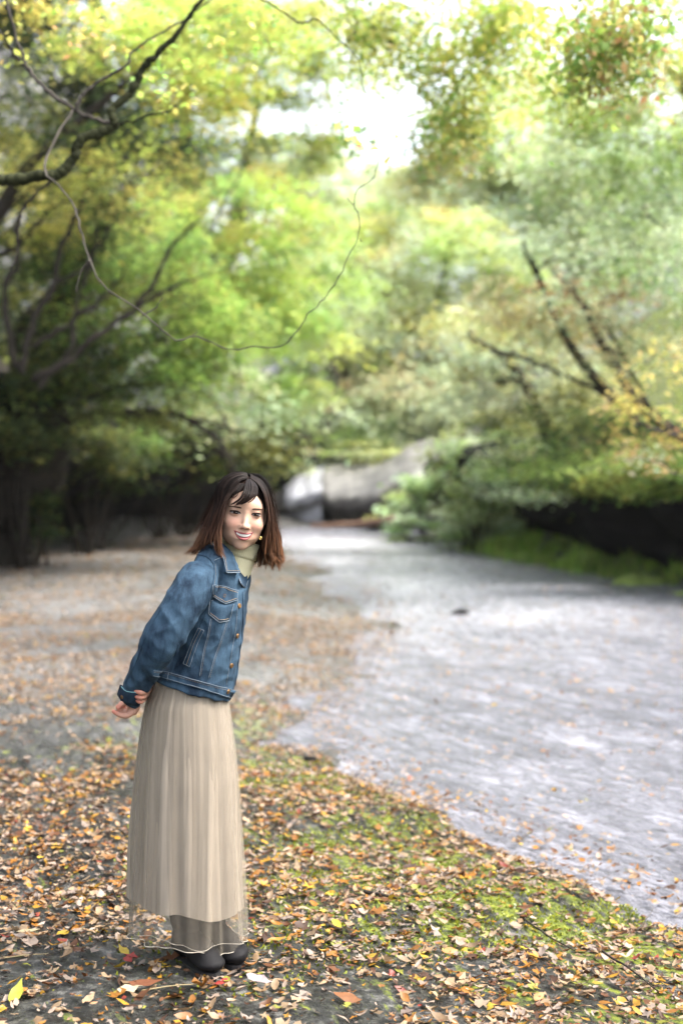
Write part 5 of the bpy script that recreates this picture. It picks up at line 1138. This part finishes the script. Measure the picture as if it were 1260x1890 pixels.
# ------------------------------------------------------------------ skirt
def skirt_layer(name, mat, shrink, y_hem, amp, seed, nfold=19, thick=0):
    rows = 70; seg = 420; a = np.arange(seg) / seg * 2 * np.pi; rng = np.random.default_rng(seed)
    st = np.array([(1236, 290, 413), (1262, 281, 421), (1300, 264, 427), (1360, 253, 436), (1430, 244, 444), (1500, 238, 448), (1580, 233, 453), (1660, 230, 457), (1735, 227, 461)], float)
    ph = np.sort(rng.uniform(0, 2 * np.pi, nfold) + 0); ph = np.arange(nfold) / nfold * 2 * np.pi + rng.normal(0, .09, nfold); wd = rng.uniform(.05, .17, nfold); am = rng.uniform(.35, 1.0, nfold) * np.where(rng.uniform(0, 1, nfold) < .3, 1.6, 1)
    fine_ph = rng.uniform(0, 6.28, 3); vs = []
    for k in range(rows):
        t = k / (rows - 1); y = 1236 + (y_hem - 1236) * t; L_, R_ = np.interp(y, st[:, 0], st[:, 1]), np.interp(y, st[:, 0], st[:, 2])
        c = PY((L_ + R_) / 2, y, 0); hw = (R_ - L_) / 2 * PX * shrink; hd = hw * (.98 - .05 * t)
        # waist tilt follows the jacket hem; hem level
        r = np.zeros(seg); at_t = a + .06 * np.sin(t * 3 + a * 2)
        for p_, w_, m_ in zip(ph, wd, am):
            dd = (at_t - p_ - .11 * np.sin(t * 3.1 + p_ * 5) * t + np.pi) % (2 * np.pi) - np.pi; ww = w_ * (.75 + .55 * t)
            r += m_ * (.35 + .65 * float(sstep(m_ * .35 - .2, m_ * .35 + .25, np.float64(t)))) * (np.exp(-(dd / ww) ** 2) - .45 * np.exp(-((np.abs(dd) - ww * 1.7) / (ww * .8)) ** 2))
        g_ = amp * (.25 + .95 * t ** .8) * (1 - .0 * t)
        cc_ = np.column_stack([np.cos(at_t) * 9, np.sin(at_t) * 9, np.full(seg, t * 1.1 + seed)]); fine = .0032 * vnoise(cc_) * (.5 + .8 * t) + .0018 * vnoise(cc_ * 2.3) * (1 - .4 * t)
        rr = 1 + (r * g_ - g_ * .55 + fine) / hw
        x = np.cos(a) * hw * rr; yy = np.sin(a) * hd * rr
        z = c[2] + x * .0 - (np.cos(a) * .028 * t) - (np.cos(a) * hw * .30) * (1 - sstep(0, .12, np.full(1, t))[0]) + .006 * np.sin(a * 5 + seed) * t
        vs.append(np.column_stack([c[0] + x, c[1] + yy, z]))
    V = np.array(vs); n = rows; i = np.arange(n - 1)[:, None] * seg; j = np.arange(seg)[None]; j2 = (j + 1) % seg
    return build(name, V.reshape(-1, 3), np.stack([i + j, i + j2, i + seg + j2, i + seg + j], -1).reshape(-1, 4), mat, skirt), V
skirt = bpy.data.objects.new('skirt', None); COL.objects.link(skirt); skirt.parent = person; skirt['_w'] = person['_w']
def tulle():
    m = bpy.data.materials.new('beige_tulle'); m.use_nodes = True; n = m.node_tree.nodes; l = m.node_tree.links; n.clear()
    out = N(n, 'ShaderNodeOutputMaterial'); d = N(n, 'ShaderNodeBsdfDiffuse'); t = N(n, 'ShaderNodeBsdfTranslucent'); tr = N(n, 'ShaderNodeBsdfTransparent')
    for x in (d, t): x.inputs[0].default_value = (.32, .282, .23, 1)
    ms = N(n, 'ShaderNodeMixShader', i_Fac=.35); l.new(d.outputs[0], ms.inputs[1]); l.new(t.outputs[0], ms.inputs[2])
    lw = N(n, 'ShaderNodeLayerWeight', i_Blend=.30); r = ramp(n, [(0.0, (.13, .13, .13)), (.5, (.29, .29, .29)), (1.0, (.95, .95, .95))]); l.new(lw.outputs['Facing'], r.inputs[0])
    mo = N(n, 'ShaderNodeMixShader'); l.new(r.outputs[0], mo.inputs[0]); l.new(tr.outputs[0], mo.inputs[1]); l.new(ms.outputs[0], mo.inputs[2]); l.new(mo.outputs[0], out.inputs[0]); return m
M_TULLE = tulle()
M_LINING = simple('beige_lining', (.25, .208, .16), .8, var=.06, scale=12)
o1, Vl = skirt_layer('lining', M_LINING, .93, 1664, .0085, 3, 13)
o3, Vm = skirt_layer('inner_tulle', M_TULLE, .965, 1712, .0140, 5, 14)
o2, Vo = skirt_layer('outer_tulle', M_TULLE, .985, 1722, .0170, 9, 15)
mb = MB(); ring = np.vstack([Vo[-1], Vo[-1][:1]]); mb.add(*tube_arrays(ring, .0011, 5, cap=False)); mb.build('hem_edge', simple('hem_thread', (.36, .32, .26), .7), skirt)
mb = MB(); ring = np.vstack([Vm[-1], Vm[-1][:1]]); mb.add(*tube_arrays(ring, .0008, 5, cap=False)); mb.build('hem_edge', simple('inner_hem_thread', (.36, .32, .26), .7), skirt)

# ------------------------------------------------------------------ boots
M_BOOT = simple('black_leather', (.006, .0055, .006), .7, var=.3, scale=30, bump=.5, bscale=60, spec=.15)
M_SOLE = simple('boot_sole', (.010, .009, .009), .8)
def boot(px_heel, px_toe, pyb, dyh, dyt, px_top):
    g_ = lambda px, py, dy: PY(px, py, dy)
    heel = g_(px_heel, pyb, dyh); toe = g_(px_toe, pyb, dyt); zf = float(hfun(np.array([(heel[0] + toe[0]) / 2]), np.array([(heel[1] + toe[1]) / 2]))[0]) + .004
    heel[2] = zf; toe[2] = zf; d = toe - heel; ln = np.linalg.norm(d); d /= ln; s = np.array([-d[1], d[0], 0]); top = g_(px_top, 1660, (dyh + dyt) / 2 - 0.0)
    ank = heel + d * .05 + np.array([0, 0, .11])
    shaft = Loft([heel + d * .045 + [0, 0, .05], ank, (ank * .6 + top * .4), top], [.044, .046, .056, .060], [.042, .044, .054, .058], U=tuple(d))
    foot = Loft([heel + d * .03 + [0, 0, .042], heel + d * .09 + [0, 0, .055], heel + d * .15 + [0, 0, .043], heel + d * .205 + [0, 0, .032], heel + d * .228 + [0, 0, .028]], [.034, .044, .040, .030, .020], [.034, .036, .046, .044, .030], U=(0, 0, 1))
    f = lambda p: smax(smin(shaft(p), foot(p), .02) + .0018 * np.sin(p[:, 2] * 150 + 3 * vnoise(p * 14, 3)) * (p[:, 2] < .2), (zf + .004) - p[:, 2], .003)
    f2 = lambda p: smax(p[:, 2] - top[2] + .0, f(p), .002)
    tip = heel + d * .25; lo = np.minimum(heel, tip) - .09; hi = np.maximum(heel, tip) + .1; lo[2] = zf - .01; hi[2] = top[2] + .01; lo[:2] = np.minimum(lo[:2], top[:2] - .07); hi[:2] = np.maximum(hi[:2], top[:2] + .07)
    v, F = mesh_sdf(f2, lo, hi, .005); v = smooth_verts(v, F, 1, .4); b = build('boot', v, F, M_BOOT, person)
    # sole
    T_ = np.linspace(0, 1, 22); out = []; 
    for t in T_: w = .027 + .014 * math.sin(min(1, max(0, (t - .25) / .75)) * math.pi) ; w *= min(1, math.sqrt(max(0, 1 - ((t - .5) / .5) ** 8))); out.append((t, w))
    P = [heel + d * (.250 * t - .012) + s * w for t, w in out] + [heel + d * (.250 * t - .012) - s * w for t, w in reversed(out)]; P = np.array(P); n = len(P)
    V = np.vstack([P + [0, 0, -.016], P + [0, 0, .006]]); F = [tuple(range(n))[::-1], tuple(range(n, 2 * n))] + [(i, (i + 1) % n, (i + 1) % n + n, i + n) for i in range(n)]
    build('sole', V, F, M_SOLE, b, smooth=False)
boot(331, 361, 1795, .03, -.06, 344)
boot(377, 398, 1793, .10, .035, 390)

# ------------------------------------------------------------------ hair
M_HAIR = bpy.data.materials.new('brown_hair'); M_HAIR.use_nodes = True; n_ = M_HAIR.node_tree.nodes; l_ = M_HAIR.node_tree.links; b_ = n_['Principled BSDF']
at_ = N(n_, 'ShaderNodeAttribute', attribute_name='col'); l_.new(at_.outputs['Color'], b_.inputs['Base Color']); b_.inputs['Roughness'].default_value = .52; b_.inputs['Specular IOR Level'].default_value = .09
def hair_col(p, rng, n):
    z = p[:, 2]; zt = PY(0, 900, 0)[2]; zb = PY(0, 1045, 0)[2]; t = np.clip((zt - z) / (zt - zb), 0, 1.1)[:, None]
    a = np.array([.009, .006, .005]); b = np.array([.034, .016, .010]); c = np.array([.115, .052, .024]); col = a + (b - a) * np.clip(t / .5, 0, 1); col = col + (c - col) * np.clip((t - .45) / .55, 0, 1) ** 1.4
    return col * n
def hair_bundle(name, guides, n, rad=.0009, seed=0, jit=.002, dep=.006, seg=18, clump=40, wave=.0075, bright=1.0, push=True):
    """guides: polylines [(x,y,depth)...] in enlarged-view coordinates, ordered across the bundle"""
    rng = np.random.default_rng(seed); G = [spline(np.array([PY(*Z1(x, y, d)) for x, y, d in g]), seg) for g in guides]; G = np.array(G); k = len(G)
    if push:
        for _ in range(4):
            P = G.reshape(-1, 3); dcap = cap_sdf(P); dh = head_sdf_local(to_head(P)); mk = (dcap < .005) & (to_head(P)[:, 2] > -.02)
            if mk.any(): P[mk] += grad(cap_sdf, P[mk]) * (.006 - dcap[mk])[:, None]
            mk = dh < .004
            if mk.any(): P[mk] += grad(lambda q: head_sdf_local(to_head(q)), P[mk]) * (.005 - dh[mk])[:, None]
            G = P.reshape(G.shape)
    mb = MB(); cu = rng.uniform(0, k - 1, clump); co = rng.normal(0, 1, (clump, 3)) * np.array([jit, dep, jit]); cl = rng.uniform(.84, 1.0, clump); cb = rng.uniform(.35, 1.7, clump); cp = rng.uniform(0, 6.28, clump); cw = rng.uniform(.4, 1.3, clump)
    T = np.linspace(0, 1, seg)
    for i in range(n):
        u = rng.uniform(0, k - 1 - 1e-6); c = np.argmin(np.abs(cu - u) + rng.uniform(0, .12, clump)); pull = .75 * T ** 1.3
        ut = np.clip(u * (1 - pull) + cu[c] * pull, 0, k - 1 - 1e-6); a = ut.astype(int); f = (ut - a)[:, None]; ix = np.arange(seg)
        P = G[a, ix] * (1 - f) + G[np.minimum(a + 1, k - 1), ix] * f
        o = rng.normal(0, 1, 3) * np.array([jit, dep, jit]); t = T[:, None]
        P = P + o * (.3 + .35 * t) + co[c] * t * 1.2
        wv = wave * cw[c] * np.clip(T - .35, 0, 1) * 1.6 * np.sin(T * 13 + cp[c]); P[:, 0] += wv; P[:, 1] += wv * .8 * math.cos(cp[c])
        L_ = cl[c] * rng.uniform(.9, 1.0); cut = max(6, int(seg * min(1, L_ + .02))); P = P[:cut]; m = len(P)
        rr = rad * rng.uniform(.6, 1.3) * np.interp(np.linspace(0, 1, m), [0, .1, .7, 1], [.7, 1, .9, .12])
        v, F = tube_arrays(P, rr, 3, cap=False); mb.add(v, F, hair_col(v, rng, rng.uniform(.65, 1.45) * cb[c] * bright))
    return mb.build(name, M_HAIR, hair)
M_CAP = simple('hair_underlayer', (.016, .010, .008), .95, spec=.05)
def cap_sdf(p):
    q = to_head(p) / mm; d = ell(q, (0, -20, 25), (76, 94, 84))
    face_cut = ell(q, (-2, 82, -30), (64, 64, 100)); d = smax(d, -face_cut, 6)
    return d * mm
v, F = mesh_sdf(cap_sdf, HO - .14, HO + .15, .004)
hair = build('hair', v, F, M_CAP, person, col=hair_col(v, None, 1.0) * .8)
RT = (712, 165)
hair_bundle('side_hair', [  # viewer's left, outer to inner
    [(690, 138, .02), (590, 136, .02), (485, 192, .03), (408, 325, .03), (350, 480, .02), (285, 640, .0), (240, 750, -.01), (185, 812, -.02)],
    [(695, 140, .0), (600, 150, .0), (510, 220, .0), (440, 340, .0), (375, 480, -.01), (315, 640, -.02), (275, 750, -.04), (205, 838, -.05)],
    [(700, 145, -.02), (610, 165, -.02), (525, 240, -.03), (460, 350, -.04), (405, 480, -.05), (350, 640, -.06), (318, 740, -.08), (255, 830, -.09)],
    [(705, 150, -.04), (620, 180, -.05), (540, 255, -.06), (480, 360, -.075), (430, 490, -.085), (390, 620, -.095), (368, 720, -.11), (320, 815, -.12)],
    [(708, 155, -.05), (630, 195, -.065), (560, 270, -.085), (500, 375, -.10), (460, 500, -.11), (430, 620, -.12), (415, 730, -.135), (430, 835, -.145)],
    [(710, 160, -.06), (640, 210, -.075), (575, 285, -.095), (515, 385, -.11), (480, 500, -.12), (465, 620, -.13), (470, 740, -.145), (500, 880, -.155)]], 2300, seed=1, bright=1.0)
hair_bundle('side_hair', [
    [(880, 560, -.03), (900, 700, -.02), (905, 820, -.01), (915, 900, -.01), (960, 975, .0)],
    [(930, 560, -.01), (955, 700, .0), (968, 820, .0), (985, 895, .0), (1035, 950, .0)],
    [(965, 560, .02), (990, 690, .02), (1005, 800, .02), (1025, 870, .02), (1062, 905, .02)]], 420, seed=22, bright=1.25, jit=.004, dep=.012, wave=.009)
hair_bundle('side_hair', [
    [(300, 600, -.02), (262, 710, -.03), (225, 780, -.03), (170, 825, -.03)],
    [(350, 600, -.05), (312, 720, -.06), (270, 790, -.06), (205, 850, -.06)]], 220, seed=23, bright=1.35, jit=.004, dep=.012, wave=.009)
hair_bundle('front_lock', [
    [(640, 210, -.08), (570, 290, -.10), (512, 390, -.115), (488, 500, -.125), (450, 600, -.135), (425, 700, -.145), (430, 800, -.15), (480, 880, -.155)],
    [(645, 212, -.085), (576, 292, -.105), (518, 392, -.12), (492, 500, -.13), (475, 600, -.14), (465, 700, -.15), (480, 800, -.155), (505, 890, -.16)]], 420, seed=2, bright=1.7, jit=.0022)
hair_bundle('fringe', [
    [(708, 168, -.07), (690, 222, -.105), (672, 280, -.130), (640, 335, -.137), (596, 372, -.133), (545, 405, -.12)],
    [(716, 168, -.07), (708, 225, -.108), (692, 290, -.135), (660, 345, -.142), (610, 380, -.138), (565, 400, -.13)],
    [(724, 168, -.07), (728, 225, -.110), (715, 300, -.140), (680, 360, -.146), (630, 390, -.142), (585, 402, -.135)],
    [(735, 170, -.06), (752, 225, -.107), (742, 300, -.140), (710, 355, -.148), (665, 385, -.146), (625, 398, -.14)],
    [(748, 172, -.055), (778, 225, -.10), (778, 290, -.134), (750, 342, -.144), (712, 372, -.148), (670, 388, -.146)],
    [(755, 175, -.05), (798, 228, -.095), (802, 280, -.124), (785, 325, -.136), (755, 352, -.142), (715, 372, -.145)]], 1500, seed=3, jit=.0010, dep=.0025, rad=.0008, bright=.9, clump=18, wave=.001)
hair_bundle('fringe_wisp', [[(650, 200, -.09), (610, 260, -.115), (580, 310, -.12), (560, 350, -.115)], [(690, 210, -.10), (655, 262, -.12), (615, 310, -.128), (575, 372, -.12)]], 26, seed=13, jit=.0015, dep=.002, rad=.0006, clump=6)
hair_bundle('side_hair', [  # viewer's right, inner to outer
    [(735, 160, -.055), (800, 205, -.07), (852, 285, -.085), (880, 400, -.085), (888, 520, -.08), (878, 640, -.07), (850, 740, -.055), (812, 830, -.045)],
    [(735, 155, -.04), (810, 190, -.05), (868, 280, -.06), (890, 400, -.065), (902, 530, -.06), (900, 660, -.05), (880, 780, -.04), (860, 880, -.03), (895, 985, -.03)],
    [(730, 148, -.02), (815, 175, -.03), (880, 270, -.035), (910, 400, -.035), (925, 530, -.03), (935, 670, -.02), (922, 800, -.01), (915, 900, .0), (950, 985, .0)],
    [(725, 142, .0), (815, 160, .0), (888, 250, .0), (925, 390, .0), (945, 530, .0), (965, 670, .01), (962, 800, .02), (960, 880, .02), (1010, 965, .02)],
    [(715, 138, .02), (810, 150, .03), (885, 230, .03), (930, 370, .03), (960, 520, .03), (992, 670, .03), (1000, 790, .03), (1005, 860, .03), (1050, 940, .02)],
    [(700, 136, .05), (800, 145, .06), (880, 220, .06), (925, 360, .06), (958, 520, .06), (990, 670, .06), (1000, 800, .06), (1010, 965, .06)]], 2300, seed=4, bright=1.0)
hair_bundle('back_hair', [
    [(560, 500, .03), (540, 600, .05), (520, 700, .05), (480, 790, .04)],
    [(700, 450, .06), (690, 600, .07), (650, 760, .07), (640, 900, .05)],
    [(800, 450, .05), (790, 600, .06), (760, 780, .05), (700, 1010, .03)],
    [(860, 450, .04), (850, 600, .05), (830, 800, .04), (770, 1015, .02)],
    [(900, 450, .04), (900, 600, .04), (890, 800, .03), (850, 1000, .01)],
    [(930, 450, .05), (940, 600, .05), (940, 800, .04), (930, 985, .02)],
    [(940, 450, .07), (965, 620, .07), (985, 800, .07), (1000, 960, .05)]], 2300, seed=5, dep=.02, jit=.004, rad=.0012, bright=.75)
hair_bundle('side_hair', [
    [(560, 180, .05), (440, 330, .06), (370, 480, .06), (310, 640, .05), (255, 760, .04), (200, 830, .03)],
    [(600, 160, .07), (500, 330, .08), (420, 480, .08), (360, 640, .07), (320, 760, .05), (290, 820, .03)],
    [(640, 160, .08), (560, 330, .09), (500, 500, .09), (450, 640, .07), (420, 740, .04), (400, 800, .02)]], 900, seed=6, dep=.012, jit=.004, rad=.0012, bright=.8)
hair_bundle('flyaway_hair', [[(690, 126, -.01), (560, 135, .0), (415, 300, .0), (330, 470, .0), (255, 640, -.01), (190, 780, -.02)], [(685, 130, -.01), (570, 140, .0), (430, 300, .0), (350, 470, .0), (275, 640, -.01), (225, 830, -.02)]], 45, seed=7, jit=.005, rad=.00045, clump=40)
hair_bundle('flyaway_hair', [[(700, 128, .0), (820, 132, .0), (910, 240, .0), (950, 400, .0), (995, 600, .02), (1045, 860, .02)], [(700, 132, .0), (810, 140, .0), (895, 240, .0), (935, 400, .0), (975, 600, .02), (1015, 930, .02)]], 45, seed=8, jit=.005, rad=.00045, clump=40)
# earring
mb = MB(); a = np.linspace(0, 2 * np.pi, 20); c = PY(*Z1(826, 694, -.095)); mb.add(*tube_arrays(np.column_stack([c[0] + .0032 * np.cos(a), np.full(20, c[1]), c[2] + .0042 * np.sin(a)]), .0013, 6, cap=False)); mb.build('earring', simple('gold', (.75, .50, .18), .25, metal=1.0), person)
# ------------------------------------------------------------------ haze
hm = bpy.data.materials.new('valley_haze'); hm.use_nodes = True; hn = hm.node_tree.nodes; hn.clear()
ho = hn.new('ShaderNodeOutputMaterial'); hv = hn.new('ShaderNodeVolumePrincipled')
hv.inputs['Color'].default_value = (0.97, 0.98, 0.96, 1); hv.inputs['Density'].default_value = 0.0002; hv.inputs['Anisotropy'].default_value = 0.35
hm.node_tree.links.new(hv.outputs[0], ho.inputs['Volume'])
bx0 = (-401, -121, -3.0); bx1 = (401, 601, 26.0)
v = [(bx0[0] if i & 1 == 0 else bx1[0], bx0[1] if i & 2 == 0 else bx1[1], bx0[2] if i & 4 == 0 else bx1[2]) for i in range(8)]
hz = build('haze', v, [(0, 2, 3, 1), (4, 5, 7, 6), (0, 1, 5, 4), (2, 6, 7, 3), (0, 4, 6, 2), (1, 3, 7, 5)], hm, smooth=False)
tag(hz, 'soft bright valley haze filling the air', kind='stuff')
